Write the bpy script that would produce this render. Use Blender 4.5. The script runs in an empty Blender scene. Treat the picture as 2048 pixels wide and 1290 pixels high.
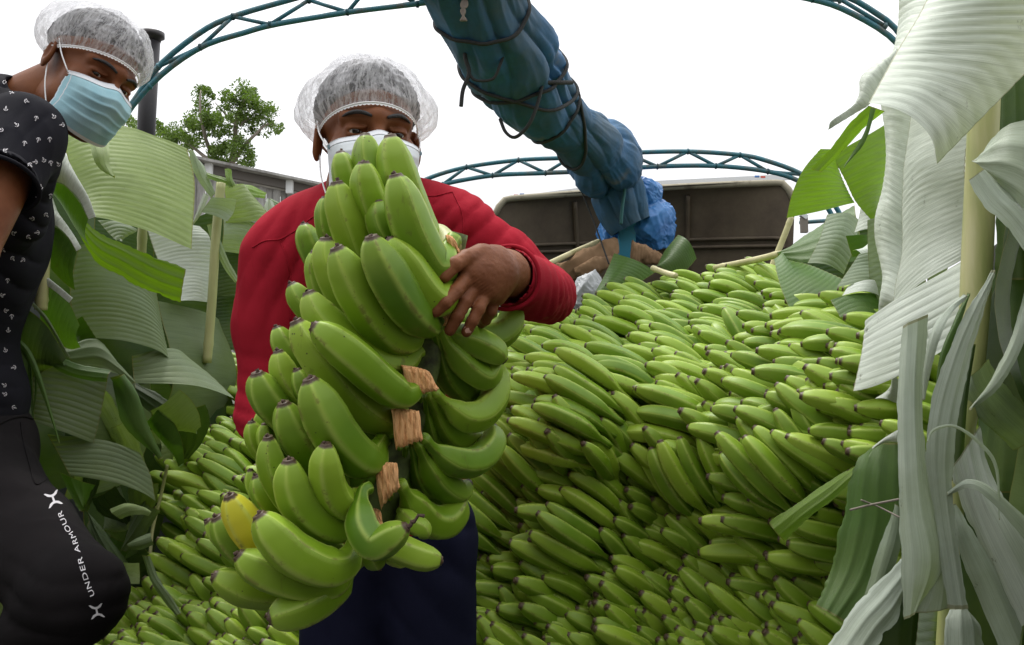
import bpy, math, random
import numpy as np
from mathutils import Vector, Matrix, Quaternion
from mathutils.bvhtree import BVHTree
R = math.radians
C = bpy.context.scene
COL = C.collection
# ------------------------------------------------------------------ camera
F = 1593.0                      # focal length in photograph pixels (2048 wide)
PITCH = R(5.5)
CAM = np.array([0.0, 0.0, 1.10])
RT = np.array([1.0, 0, 0]); FW = np.array([0, math.cos(PITCH), math.sin(PITCH)]); UP = np.array([0, -math.sin(PITCH), math.cos(PITCH)])
cd = bpy.data.cameras.new('camera'); cam = bpy.data.objects.new('camera', cd); COL.objects.link(cam)
cam.location = CAM; cam.rotation_euler = (R(90) + PITCH, 0, 0)
cd.sensor_width = 36; cd.lens = 36 * F / 2048; cd.clip_start = .05; cd.clip_end = 3000
C.camera = cam
C.render.resolution_x, C.render.resolution_y = 1024, 645
# ------------------------------------------------------------------ sky and sun (bright overcast)
SKY_STRENGTH, CLOUD, CLOUD_MIX = 0.12, 16.0, 0.93       # CLOUD: zenith brightness of the overcast
SUN_ELEV, SUN_ROT = R(70), R(-35)
w = bpy.data.worlds.new('World'); C.world = w; w.use_nodes = True
nt = w.node_tree; nt.nodes.clear()
def nd(t, k, **kw):
    n = t.nodes.new(k)
    for a, b in kw.items(): setattr(n, a, b)
    return n
sky = nd(nt, 'ShaderNodeTexSky', sky_type='NISHITA', sun_disc=False); sky.sun_elevation = SUN_ELEV; sky.sun_rotation = SUN_ROT; sky.dust_density = 4
tc = nd(nt, 'ShaderNodeTexCoord'); no = nd(nt, 'ShaderNodeTexNoise'); no.inputs['Scale'].default_value = 2.6; no.inputs['Detail'].default_value = 5
mr = nd(nt, 'ShaderNodeMapRange'); mr.inputs[1].default_value = .35; mr.inputs[2].default_value = .7
mr.inputs[3].default_value = CLOUD * .84; mr.inputs[4].default_value = CLOUD * 1.06
mx = nd(nt, 'ShaderNodeMix', data_type='RGBA'); mx.inputs[0].default_value = CLOUD_MIX
bg = nd(nt, 'ShaderNodeBackground'); bg.inputs[1].default_value = SKY_STRENGTH; wo = nd(nt, 'ShaderNodeOutputWorld')
L = nt.links.new
# standard overcast gradient: the zenith is three times as bright as the horizon
sz = nd(nt, 'ShaderNodeSeparateXYZ'); L(tc.outputs['Generated'], sz.inputs[0]); g1 = nd(nt, 'ShaderNodeMath', operation='MAXIMUM'); L(sz.outputs[2], g1.inputs[0]); g1.inputs[1].default_value = 0
g2 = nd(nt, 'ShaderNodeMath', operation='MULTIPLY_ADD'); L(g1.outputs[0], g2.inputs[0]); g2.inputs[1].default_value = 2 / 3; g2.inputs[2].default_value = 1 / 3
L(tc.outputs['Generated'], no.inputs['Vector']); L(no.outputs[0], mr.inputs[0]); L(sky.outputs[0], mx.inputs[6])
cmb = nd(nt, 'ShaderNodeCombineColor'); g3 = nd(nt, 'ShaderNodeMath', operation='MULTIPLY'); L(mr.outputs[0], g3.inputs[0]); L(g2.outputs[0], g3.inputs[1])
L(g3.outputs[0], cmb.inputs[0]); L(g3.outputs[0], cmb.inputs[1])
mm = nd(nt, 'ShaderNodeMath', operation='MULTIPLY'); mm.inputs[1].default_value = 1.02; L(g3.outputs[0], mm.inputs[0]); L(mm.outputs[0], cmb.inputs[2])
L(cmb.outputs[0], mx.inputs[7]); L(mx.outputs[2], bg.inputs[0]); L(bg.outputs[0], wo.inputs[0])
sl = bpy.data.lights.new('sun', 'SUN'); sl.energy = 1.9; sl.angle = R(14); sl.color = (1, .97, .92)
so = bpy.data.objects.new('sun', sl); COL.objects.link(so)
# sun direction: elevation SUN_ELEV, slightly behind the truck and to the side
sd = Vector((math.sin(SUN_ROT) * math.cos(SUN_ELEV), math.cos(SUN_ROT) * math.cos(SUN_ELEV), math.sin(SUN_ELEV)))
so.rotation_euler = sd.to_track_quat('Z', 'Y').to_euler()
C.view_settings.view_transform = 'Standard'; C.view_settings.look = 'None'; C.view_settings.gamma = 1; C.view_settings.use_curve_mapping = False
C.view_settings.exposure = 0.42
C.cycles.max_bounces = 8; C.cycles.transparent_max_bounces = 16; C.cycles.use_denoising = True

# ------------------------------------------------------------------ helpers
def P(px, py, Z):
    return CAM + Z * (FW + (px - 1024) / F * RT + (645 - py) / F * UP)
def PP(l): return np.array([P(*p[:3]) for p in l])
def proj(p):
    d = np.asarray(p) - CAM; z = d @ FW
    return 1024 + F * (d @ RT) / z, 645 - F * (d @ UP) / z, z
def catmull(pts, n, closed=False):
    pts = np.asarray(pts, float); m = len(pts)
    if m == 2: 
        t = np.linspace(0, 1, n)[:, None]; return pts[0] * (1 - t) + pts[1] * t
    ext = np.vstack([2 * pts[0] - pts[1], pts, 2 * pts[-1] - pts[-2]])
    d = np.r_[0, np.cumsum(np.linalg.norm(np.diff(pts, axis=0), axis=1) ** .7 + 1e-9)]
    tt = np.linspace(0, d[-1], n); i = np.clip(np.searchsorted(d, tt, 'right') - 1, 0, m - 2)
    u = ((tt - d[i]) / (d[i + 1] - d[i]))[:, None]
    p0, p1, p2, p3 = ext[i], ext[i + 1], ext[i + 2], ext[i + 3]
    return .5 * (2 * p1 + (p2 - p0) * u + (2 * p0 - 5 * p1 + 4 * p2 - p3) * u ** 2 + (3 * p1 - p0 - 3 * p2 + p3) * u ** 3)
def vnoise(p, seed=0):
    p = np.asarray(p, float); i = np.floor(p).astype(np.int64); f = p - i; f = f * f * (3 - 2 * f)
    def h(a):
        n = (a[..., 0] * 374761393 + a[..., 1] * 668265263 + a[..., 2] * 2147483647 + seed * 974634777) & 0x7fffffff
        n = (n ^ (n >> 13)) * 1274126177 & 0x7fffffff; n = (n ^ (n >> 16)) & 0xffff
        return n / 32768.0 - 1
    r = 0
    for dx in (0, 1):
        for dy in (0, 1):
            for dz in (0, 1):
                wgt = (f[..., 0] if dx else 1 - f[..., 0]) * (f[..., 1] if dy else 1 - f[..., 1]) * (f[..., 2] if dz else 1 - f[..., 2])
                r = r + wgt * h(i + np.array([dx, dy, dz]))
    return r
def grid_faces(nu, nv, closed=False):
    a = np.arange(nu * nv).reshape(nu, nv); b = np.roll(a, -1, 1) if closed else a[:, 1:]; a2 = a if closed else a[:, :-1]
    return np.stack([a2[:-1], b[:-1], b[1:], a2[1:]], -1).reshape(-1, 4)
def mesh_data(name, v, f, mat=None, smooth=True, uv=None):
    m = bpy.data.meshes.new(name); v = np.asarray(v, float)
    if isinstance(f, np.ndarray):
        k = f.shape[1]; m.vertices.add(len(v)); m.vertices.foreach_set('co', v.ravel()); m.loops.add(f.size); m.polygons.add(len(f))
        m.loops.foreach_set('vertex_index', f.ravel().astype(np.int32)); m.polygons.foreach_set('loop_start', np.arange(0, f.size, k, dtype=np.int32))
        try: m.polygons.foreach_set('loop_total', np.full(len(f), k, dtype=np.int32))
        except Exception: pass
        m.update(calc_edges=True)
    else:
        m.from_pydata([tuple(x) for x in v], [], [tuple(int(i) for i in q) for q in f])
    if smooth: m.polygons.foreach_set('use_smooth', np.ones(len(m.polygons), bool))
    if uv is not None:
        ul = m.uv_layers.new(name='UVMap'); idx = np.zeros(len(m.loops), np.int32); m.loops.foreach_get('vertex_index', idx)
        ul.data.foreach_set('uv', np.asarray(uv, float)[idx].ravel())
    if mat is not None: m.materials.append(mat)
    m.validate(); return m
def tag(o, label=None, cat=None, group=None, kind=None):
    if label: o['label'] = label
    if cat: o['category'] = cat
    if group: o['group'] = group
    if kind: o['kind'] = kind
    return o
def mk(name, v, f, mat, parent=None, smooth=True, uv=None):
    """one mesh object; v in world coordinates, origin at the parent's place (or at the mesh centre)"""
    v = np.asarray(v, float)
    org = world_loc(parent) if parent is not None else np.round(v.mean(0), 3)
    o = bpy.data.objects.new(name, mesh_data(name, v - org, f, mat, smooth, uv)); COL.objects.link(o)
    if parent is not None: o.parent = parent
    else: o.location = org
    return o
def world_loc(o):
    p = np.zeros(3)
    while o is not None: p = p + np.array(o.location); o = o.parent
    return p
def empty(name, loc, label=None, cat=None, group=None, kind=None):
    o = bpy.data.objects.new(name, None); COL.objects.link(o); o.location = tuple(loc); o.empty_display_size = .1
    return tag(o, label, cat, group, kind)
def frames(pts, ref=None):
    T = np.gradient(pts, axis=0); T /= np.linalg.norm(T, axis=1)[:, None] + 1e-12
    n = np.array(ref, float) if ref is not None else (np.array([0, 0, 1.]) if abs(T[0][2]) < .9 else np.array([1., 0, 0]))
    N = []
    for t in T:
        n = n - t * (n @ t); n = n / (np.linalg.norm(n) + 1e-12); N.append(n)
    N = np.array(N); return T, N, np.cross(T, N)
def tube_geo(pts, r, n=8, ref=None, caps=True, ell=1.0):
    pts = np.asarray(pts, float); r = np.broadcast_to(np.asarray(r, float), (len(pts),))
    T, N, B = frames(pts, ref); a = np.linspace(0, 2 * np.pi, n, endpoint=False)
    v = pts[:, None] + r[:, None, None] * (np.cos(a)[None, :, None] * N[:, None] + ell * np.sin(a)[None, :, None] * B[:, None])
    v = v.reshape(-1, 3); f = [tuple(q) for q in grid_faces(len(pts), n, True)]
    if caps: f.append(tuple(range(n))[::-1]); f.append(tuple(range(len(v) - n, len(v))))
    return v, f
def join_geo(gs):
    V, Fc, o = [], [], 0
    for v, f in gs:
        V.append(np.asarray(v)); Fc += [tuple(int(i) + o for i in q) for q in f]; o += len(v)
    return np.vstack(V), Fc
def box_geo(c, s, Rm=None):
    v = np.array([[x, y, z] for x in (-.5, .5) for y in (-.5, .5) for z in (-.5, .5)]) * np.array(s)
    if Rm is not None: v = v @ np.asarray(Rm).T
    return v + np.array(c), [(0, 1, 3, 2), (4, 6, 7, 5), (0, 4, 5, 1), (2, 3, 7, 6), (0, 2, 6, 4), (1, 5, 7, 3)]
def beam_geo(a, b, wd, hg, up=(0, 0, 1)):
    a = np.array(a, float); b = np.array(b, float); t = b - a; Ln = np.linalg.norm(t); t /= Ln
    s = np.cross(t, up); s /= np.linalg.norm(s); u = np.cross(s, t)
    return box_geo((a + b) / 2, (wd, Ln, hg), np.stack([s, t, u], 1))
# ------------------------------------------------------------------ materials
def mat(name, base, rough=.6, spec=.5, **k):
    m = bpy.data.materials.new(name); m.use_nodes = True; t = m.node_tree; b = t.nodes['Principled BSDF']
    b.inputs['Base Color'].default_value = (*base, 1); b.inputs['Roughness'].default_value = rough; b.inputs['Specular IOR Level'].default_value = spec
    for a, v in k.items(): b.inputs[a].default_value = v
    return m, t, b
def tnoise(t, scale, detail=4, rough=.55, vec=None, coord='Object', stretch=None):
    n = nd(t, 'ShaderNodeTexNoise'); n.inputs['Scale'].default_value = scale; n.inputs['Detail'].default_value = detail; n.inputs['Roughness'].default_value = rough
    if vec is None:
        vec = nd(t, 'ShaderNodeTexCoord').outputs[coord]
    if stretch is not None:
        mp = nd(t, 'ShaderNodeMapping'); mp.inputs['Scale'].default_value = stretch; t.links.new(vec, mp.inputs[0]); vec = mp.outputs[0]
    t.links.new(vec, n.inputs['Vector']); return n.outputs[0]
def ramp(t, fac, stops):
    r = nd(t, 'ShaderNodeValToRGB'); e = r.color_ramp.elements
    while len(e) < len(stops): e.new(.5)
    for x, (p, c) in zip(e, stops): x.position = p; x.color = (*c, 1) if len(c) == 3 else c
    t.links.new(fac, r.inputs[0]); return r.outputs[0]
def mixc(t, fac, a, b, mode='MIX'):
    n = nd(t, 'ShaderNodeMix', data_type='RGBA', blend_type=mode)
    for i, x in ((0, fac), (6, a), (7, b)):
        if isinstance(x, (int, float)): n.inputs[i].default_value = x
        elif isinstance(x, tuple): n.inputs[i].default_value = (*x, 1)
        else: t.links.new(x, n.inputs[i])
    return n.outputs[2]
def math_n(t, op, a, b=None):
    n = nd(t, 'ShaderNodeMath', operation=op)
    for i, x in ((0, a), (1, b)):
        if x is None: continue
        if isinstance(x, (int, float)): n.inputs[i].default_value = x
        else: t.links.new(x, n.inputs[i])
    return n.outputs[0]
def bump(t, b, h, strength=.3, dist=.002):
    n = nd(t, 'ShaderNodeBump'); n.inputs['Strength'].default_value = strength; n.inputs['Distance'].default_value = dist
    t.links.new(h, n.inputs['Height']); t.links.new(n.outputs[0], b.inputs['Normal'])

def mat_banana(name, c1, c2, ripe=0.0):
    m, t, b = mat(name, c1, .42, .32); l = t.links.new
    uv = nd(t, 'ShaderNodeUVMap').outputs[0]; sp = nd(t, 'ShaderNodeSeparateXYZ'); l(uv, sp.inputs[0])
    oi = nd(t, 'ShaderNodeObjectInfo').outputs['Random']
    big = tnoise(t, 9, 3); v = math_n(t, 'ADD', math_n(t, 'MULTIPLY', oi, .45), math_n(t, 'MULTIPLY', big, .6))
    col = ramp(t, v, [(.22, c1), (.80, c2)])
    tn = math_n(t, 'POWER', oi, 3.0); col = mixc(t, math_n(t, 'MULTIPLY', tn, .35), col, (.33, .42, .045))
    # pale ridges (five along the fruit)
    rg = math_n(t, 'POWER', math_n(t, 'ABSOLUTE', math_n(t, 'COSINE', math_n(t, 'MULTIPLY', sp.outputs[1], 5 * math.pi))), 14)
    pb = tnoise(t, 7, 4, .6); col = mixc(t, math_n(t, 'MULTIPLY', ramp(t, pb, [(.5, (0, 0, 0)), (.72, (1, 1, 1))]), .35), col, (.30, .40, .07))
    col = mixc(t, math_n(t, 'MULTIPLY', rg, .42), col, (.50, .60, .14))
    # paler, yellower near the blossom end
    tp = ramp(t, sp.outputs[0], [(.62, (0, 0, 0)), (.93, (1, 1, 1))])
    col = mixc(t, math_n(t, 'MULTIPLY', tp, .32), col, (.33, .45, .06))
    # specks and rubbed scratches
    vo = nd(t, 'ShaderNodeTexVoronoi'); vo.inputs['Scale'].default_value = 105; l(nd(t, 'ShaderNodeTexCoord').outputs['Object'], vo.inputs['Vector'])
    sm = math_n(t, 'LESS_THAN', vo.outputs['Distance'], .11); sm = math_n(t, 'MULTIPLY', sm, math_n(t, 'GREATER_THAN', tnoise(t, 17, 2), .60))
    col = mixc(t, math_n(t, 'MULTIPLY', sm, .75), col, (.045, .035, .012))
    sc = tnoise(t, 26, 5, .7, stretch=(1, 1, .3)); sc = ramp(t, sc, [(.63, (0, 0, 0)), (.70, (1, 1, 1))])
    rb = math_n(t, 'MULTIPLY', rg, ramp(t, tnoise(t, 48, 4, .7), [(.52, (0, 0, 0)), (.6, (1, 1, 1))])); col = mixc(t, math_n(t, 'MULTIPLY', rb, .6), col, (.11, .075, .02))
    col = mixc(t, math_n(t, 'MULTIPLY', sc, .6), col, (.10, .085, .02))
    tip = ramp(t, math_n(t, 'ADD', sp.outputs[0], math_n(t, 'MULTIPLY', tnoise(t, 300, 3), .02)), [(.978, (0, 0, 0)), (.992, (1, 1, 1))])
    col = mixc(t, tip, col, (.075, .048, .028))
    l(col, b.inputs['Base Color'])
    l(math_n(t, 'ADD', .34, math_n(t, 'MULTIPLY', tnoise(t, 40, 4), .22)), b.inputs['Roughness'])
    bump(t, b, tnoise(t, 55, 4), .12, .002)
    return m
M = {}
M['banana'] = mat_banana('banana_green', (.070, .158, .0042), (.185, .325, .010))
M['banana_fresh'] = mat_banana('banana_fresh_green', (.100, .205, .0060), (.210, .350, .013))
M['banana_yellow'] = mat_banana('banana_turning_yellow', (.58, .50, .02), (.72, .58, .04))
M['tip'], t, b = mat('dried_blossom_end', (.075, .045, .032), .9); bump(t, b, tnoise(t, 400, 3), .8, .002)
def mat_leaf(name, face, back, rough=.45, trans=.25, lines=70, age=.35):
    m = bpy.data.materials.new(name); m.use_nodes = True; t = m.node_tree; t.nodes.clear(); l = t.links.new
    out = nd(t, 'ShaderNodeOutputMaterial'); b = nd(t, 'ShaderNodeBsdfPrincipled'); tr = nd(t, 'ShaderNodeBsdfTranslucent'); mxs = nd(t, 'ShaderNodeMixShader')
    uv = nd(t, 'ShaderNodeUVMap').outputs[0]; geo = nd(t, 'ShaderNodeNewGeometry'); oi = nd(t, 'ShaderNodeObjectInfo').outputs['Random']
    col = mixc(t, geo.outputs['Backfacing'], face, back)
    fine = tnoise(t, 1.0, 3, .6, vec=uv, stretch=(1.2, lines * 4.5, 1)); broad = tnoise(t, 1.0, 3, .6, vec=uv, stretch=(1.6, lines * .55, 1))
    col = mixc(t, math_n(t, 'MULTIPLY', ramp(t, fine, [(.35, (0, 0, 0)), (.65, (1, 1, 1))]), .22), col, (.02, .045, .012))
    col = mixc(t, math_n(t, 'MULTIPLY', ramp(t, broad, [(.45, (0, 0, 0)), (.62, (1, 1, 1))]), .20), col, (.03, .07, .015))
    pat = tnoise(t, 5, 5, .65); col = mixc(t, math_n(t, 'MULTIPLY', ramp(t, pat, [(.42, (0, 0, 0)), (.68, (1, 1, 1))]), age), col, (.10, .14, .03))
    dirt = tnoise(t, 42, 5, .7); col = mixc(t, math_n(t, 'MULTIPLY', ramp(t, dirt, [(.66, (0, 0, 0)), (.73, (1, 1, 1))]), .6), col, (.05, .05, .025))
    sp = nd(t, 'ShaderNodeSeparateXYZ'); l(uv, sp.inputs[0])
    eg = math_n(t, 'LESS_THAN', math_n(t, 'MINIMUM', math_n(t, 'MINIMUM', sp.outputs[0], math_n(t, 'SUBTRACT', 1.0, sp.outputs[0])), 9.0), .010)
    col = mixc(t, math_n(t, 'MULTIPLY', eg, .6), col, (.16, .14, .03))
    hs = nd(t, 'ShaderNodeHueSaturation'); l(col, hs.inputs['Color']); l(math_n(t, 'ADD', .82, math_n(t, 'MULTIPLY', oi, .36)), hs.inputs['Value']); col = hs.outputs[0]
    l(col, b.inputs['Base Color']); b.inputs['Roughness'].default_value = rough; b.inputs['Specular IOR Level'].default_value = .45
    tcx = mixc(t, 1.0, col, (1.25, 1.5, .25), 'MULTIPLY'); l(tcx, tr.inputs[0])
    mxs.inputs[0].default_value = trans; l(b.outputs[0], mxs.inputs[1]); l(tr.outputs[0], mxs.inputs[2]); l(mxs.outputs[0], out.inputs[0])
    n = nd(t, 'ShaderNodeBump'); n.inputs['Strength'].default_value = .5; n.inputs['Distance'].default_value = .0012; l(fine, n.inputs['Height'])
    l(n.outputs[0], b.inputs['Normal']); l(n.outputs[0], tr.inputs['Normal'])
    return m
GT, GP = (.060, .135, .012), (.60, .65, .58)
M['leaf_green'] = mat_leaf('banana_leaf_green', GT, (.07, .15, .02), .42, .24)
M['leaf_silver'] = mat_leaf('banana_leaf_silver_worn', (.44, .50, .42), (.42, .48, .38), .5, .08, age=.38)
M['leaf_pale'] = mat_leaf('banana_leaf_pale_underside', GP, GP, .5, .07, age=.20)
M['leaf_mid'] = mat_leaf('banana_leaf_olive', (.27, .34, .14), (.24, .31, .12), .5, .3, age=.45)
M['leaf_grey'] = mat_leaf('banana_leaf_grey_green', (.27, .33, .24), (.24, .31, .20), .5, .25, age=.42)
M['leaf_dull'] = mat_leaf('banana_leaf_dull_worn', (.15, .20, .10), (.13, .18, .08), .5, .2, age=.6)
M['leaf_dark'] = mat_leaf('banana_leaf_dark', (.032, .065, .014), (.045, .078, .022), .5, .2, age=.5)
M['leaf_lime'] = mat_leaf('banana_leaf_lime', (.17, .28, .02), (.17, .28, .02), .42, .5, age=.3)
M['rib'], t, b = mat('leaf_midrib', (.36, .38, .15), .5)
l_ = ramp(t, tnoise(t, 12, 4, stretch=(1, 1, .15)), [(.3, (.24, .28, .08)), (.7, (.46, .45, .22))]); t.links.new(l_, b.inputs['Base Color'])
def mat_paint(name, c, rust, rough=.45, sc=14, lo=.52, hi=.62):
    m, t, b = mat(name, c, rough)
    n = ramp(t, tnoise(t, sc, 6, .7), [(lo, (0, 0, 0)), (hi, (1, 1, 1))]); t.links.new(mixc(t, n, c, rust), b.inputs['Base Color'])
    bump(t, b, tnoise(t, sc * 5, 4), .25, .002); return m
M['steel_teal'] = mat_paint('teal_painted_steel', (.03, .15, .19), (.10, .115, .10), sc=20, lo=.48, hi=.66)
M['post_blue'] = mat_paint('blue_painted_post', (.02, .20, .30), (.05, .10, .10), sc=9)
M['deflector'] = mat_paint('dirty_grey_brown_shell', (.115, .088, .055), (.07, .05, .032), .7, 5, .4, .7)
M['truck_steel'] = mat_paint('dark_truck_steel', (.05, .055, .055), (.06, .035, .02), .6, 6)
M['pipe'] = mat_paint('black_exhaust_pipe', (.016, .015, .018), (.035, .028, .026), .5, 10)
M['ground'], t, b = mat('concrete_yard', (.2, .19, .17), .9); t.links.new(ramp(t, tnoise(t, .8, 8), [(.3, (.14, .13, .11)), (.7, (.25, .24, .21))]), b.inputs['Base Color'])
def mat_cloth(name, c, c2, rough=.85, scale=700, sheen=.2, blot=6):
    m, t, b = mat(name, c, rough, .08)
    t.links.new(ramp(t, tnoise(t, blot, 4), [(.35, c), (.68, c2)]), b.inputs['Base Color'])
    bump(t, b, tnoise(t, scale, 3), .35, .0008); return m
M['shirt_red'] = mat_cloth('crimson_jersey', (.27, .010, .020), (.37, .016, .032), sheen=.15)
M['trousers_navy'] = mat_cloth('navy_trousers', (.008, .009, .022), (.013, .014, .034), sheen=.08)
M['shirt_black'] = mat_cloth('charcoal_printed_jersey', (.009, .009, .012), (.014, .014, .019), sheen=.15)
M['trousers_black'] = mat_cloth('black_fleece', (.0075, .0065, .007), (.013, .011, .0115), sheen=.15)
M['cloth_brown'] = mat_cloth('brown_cloth', (.20, .125, .07), (.28, .18, .105), blot=9)
M['tarp'], t, b = mat('blue_tarpaulin', (.02, .10, .25), .62, .35)
c_ = ramp(t, tnoise(t, 4.5, 6, .62), [(.30, (.045, .085, .11)), (.46, (.025, .085, .15)), (.60, (.03, .12, .25)), (.74, (.16, .17, .18))]); t.links.new(c_, b.inputs['Base Color']); bump(t, b, tnoise(t, 22, 5), .35, .006)
M['tarp_clean'], t, b = mat('blue_tarpaulin_bright', (.03, .17, .45), .38, .5)
c_ = ramp(t, tnoise(t, 6, 5, .6), [(.3, (.02, .11, .33)), (.7, (.05, .22, .52))]); t.links.new(c_, b.inputs['Base Color']); bump(t, b, tnoise(t, 22, 5), .35, .006)
M['rope'], t, b = mat('dark_rope', (.028, .03, .03), .9); bump(t, b, tnoise(t, 260, 2), .7, .002)
M['rope_teal'], t, b = mat('teal_rope', (.03, .12, .12), .8)
M['skin'], t, b = mat('brown_skin', (.20, .085, .045), .5, .17)
t.links.new(ramp(t, tnoise(t, 14, 6, .6), [(.3, (.12, .038, .014)), (.7, (.215, .080, .032))]), b.inputs['Base Color']); bump(t, b, tnoise(t, 380, 5, .75), .30, .0012)
b.inputs['Subsurface Weight'].default_value = .08; b.inputs['Subsurface Radius'].default_value = (.01, .004, .002); b.inputs['Subsurface Scale'].default_value = .3
M['nail'], t, b = mat('fingernail', (.42, .24, .18), .3)
M['hair'], t, b = mat('black_hair', (.008, .007, .007), .55); bump(t, b, tnoise(t, 120, 5, .7), .9, .004)
M['eye_white'], t, b = mat('eye_white', (.45, .40, .36), .2)
M['iris'], t, b = mat('dark_iris', (.012, .007, .005), .12)
M['mask_blue'], t, b = mat('pale_blue_mask', (.34, .56, .63), .8, .2); t.links.new(ramp(t, tnoise(t, 25, 4), [(.3, (.29, .51, .58)), (.7, (.38, .60, .66))]), b.inputs['Base Color']); bump(t, b, tnoise(t, 500, 3), .3, .001)
M['mask_white'], t, b = mat('white_mask', (.62, .66, .68), .8, .2); bump(t, b, tnoise(t, 500, 3), .3, .001)
M['mask_edge'], t, b = mat('mask_binding', (.70, .72, .75), .8, .2); bump(t, b, tnoise(t, 600, 2), .5, .001)
M['elastic'], t, b = mat('white_elastic', (.8, .8, .8), .7)
M['print_white'], t, b = mat('white_print', (.62, .60, .62), .6)
M['print_grey'], t, b = mat('grey_blue_print', (.16, .25, .30), .7)
M['wood_cut'], t, b = mat('cut_stalk_flesh', (.42, .20, .09), .75)
t.links.new(ramp(t, tnoise(t, 1.0, 5, .7, stretch=(330, 330, 22)), [(.24, (.14, .04, .015)), (.36, (.66, .27, .085)), (.54, (.95, .52, .23))]), b.inputs['Base Color']); bump(t, b, tnoise(t, 1, 4, .7, stretch=(420, 420, 30)), 1.0, .004)
M['stalk'], t, b = mat('dark_stalk', (.05, .06, .018), .7); t.links.new(ramp(t, tnoise(t, 60, 5), [(.30, (.03, .03, .012)), (.6, (.10, .14, .03))]), b.inputs['Base Color'])
M['bark'], t, b = mat('pale_bark', (.22, .19, .16), .9)
M['tree_leaf'] = mat_leaf('tree_foliage', (.11, .17, .03), (.12, .19, .035), .5, .3, lines=4)
M['roof_metal'], t, b = mat('corrugated_sheet', (.30, .30, .28), .6)
t.links.new(ramp(t, tnoise(t, 3, 6, .7, stretch=(2, 2, .4)), [(.35, (.13, .12, .11)), (.6, (.33, .33, .31))]), b.inputs['Base Color'])
M['timber_grey'], t, b = mat('weathered_timber', (.11, .10, .09), .9)
M['white_sheet'], t, b = mat('white_plastic_sheet', (.68, .70, .70), .5)
M['brick'], t, b = mat('red_brick', (.34, .12, .07), .9)
# ================================================================== setting
rng = np.random.default_rng(7)
def struct(o): o['kind'] = 'structure'; return o
g = grid_faces(2, 2)
struct(mk('ground', [(-900, -900, -1.25), (900, -900, -1.25), (-900, 900, -1.25), (900, 900, -1.25)], [(0, 1, 3, 2)], M['ground'], smooth=False))
# truck body: axis turned to the right of the camera axis
AX = np.array([.36, 1.0, 0]); AX /= np.linalg.norm(AX); SX = np.array([AX[1], -AX[0], 0])
O0 = np.array([-.01, 2.15, 0.0])
def TR(u, s, z): return O0 + AX * u + SX * s + np.array([0, 0, z])          # along, across, up
TRm = np.stack([SX, AX, [0, 0, 1]], 1)
tb = empty('truck_body', TR(0, 0, 0), 'open cargo bed of the truck with steel floor and low side panels', 'truck')
mk('floor_plate', *box_geo(TR(-.3, -.14, -.03), (2.6, 4.6, .05), TRm), M['truck_steel'], tb, False)
for k in range(12):
    mk('floor_rib', *box_geo(TR(-2.4 + k * .38, -.14, -.001), (2.5, .04, .012), TRm), M['truck_steel'], tb, False)
for s in (-1.40, 1.12):
    for k in range(4):
        mk('side_panel', *box_geo(TR(-2.05 + k * 1.14, s, .42), (.03, 1.12, .84), TRm), M['truck_steel'], tb, False)
        mk('stake_post', *box_geo(TR(-1.5 + k * 1.14, s * 1.035, .75), (.05, .07, 1.5), TRm), M['truck_steel'], tb, False)
    for z in (.88, 1.12, 1.36):
        mk('side_rail', *box_geo(TR(-.3, s, z), (.04, 4.5, .07), TRm), M['truck_steel'], tb, False)
mk('bulkhead', *box_geo(TR(2.0, -.14, .80), (2.5, .04, 1.6), TRm), M['truck_steel'], tb, False)
mk('cab', *box_geo(TR(2.75, -.1, .45), (2.0, 1.3, 2.3), TRm), M['truck_steel'], tb, False)
for k in (-1, 1):
    wv, wf = tube_geo([TR(-1.2, k * .95 - .14, -.8), TR(-1.2, k * .95 + .14, -.8)], .45, 24); mk('wheel', wv, wf, M['rope'], tb, False)
# concave wind deflector over the cab, seen from inside
df = empty('cab_wind_deflector', P(1290, 480, 3.9), 'concave grey-brown shell with cast ribs above the cab, behind the blue post', 'wind deflector')
def defl(u, v):          # u across 0..1, v down 0..1 ; rounded top corners
    x = 985 + 605 * u; e = abs(2 * u - 1)
    top = 402 - 42 * min(1, u * 2.2) + 3 * u + 60 * max(0, e - .93) / .07 * .45 + (8 if u < .05 else 0)
    top = 368 + 30 * (1 - u) ** 1.6 - 6 * u + 75 * max(0, e - .90) ** 2 / .01 * .55
    y = top + (590 - top) * v
    Z = 3.75 + .35 * math.sin(math.pi * min(1, max(0, u))) * (.25 + .75 * v ** .5) * 1.0
    return P(x + (v * 25 if u < .5 else -v * 8) * (e), y, Z)
nu, nv = 60, 26
dv = np.array([defl(i / (nu - 1), j / (nv - 1)) for i in range(nu) for j in range(nv)])
of = FW * .025
dv2 = np.vstack([dv, dv + of]); gf = grid_faces(nu, nv); fa = [tuple(q) for q in gf] + [tuple(q[::-1] + nu * nv) for q in gf]
rim = [i * nv for i in range(nu)]
fa += [(rim[i], rim[i + 1], rim[i + 1] + nu * nv, rim[i] + nu * nv) for i in range(nu - 1)]
mk('shell', dv2, fa, M['deflector'], df)
def defl_in(u, v, o=.012): return defl(u, v) - FW * o
for u in (.27, .645):
    mk('rib', *tube_geo([defl_in(u, v) for v in np.linspace(.1, 1, 14)], .012, 6), M['deflector'], df)
for v in (.50, .57):
    mk('rib', *tube_geo([defl_in(u, v) for u in np.linspace(.04, .97, 30)], .009, 6), M['deflector'], df)
mk('rim', *tube_geo([defl_in(u, .012, .0) for u in np.linspace(.0, 1, 50)], .016, 8), mat_paint('deflector_rim', (.30, .27, .19), (.16, .135, .09), .7, 8), df)
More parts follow.
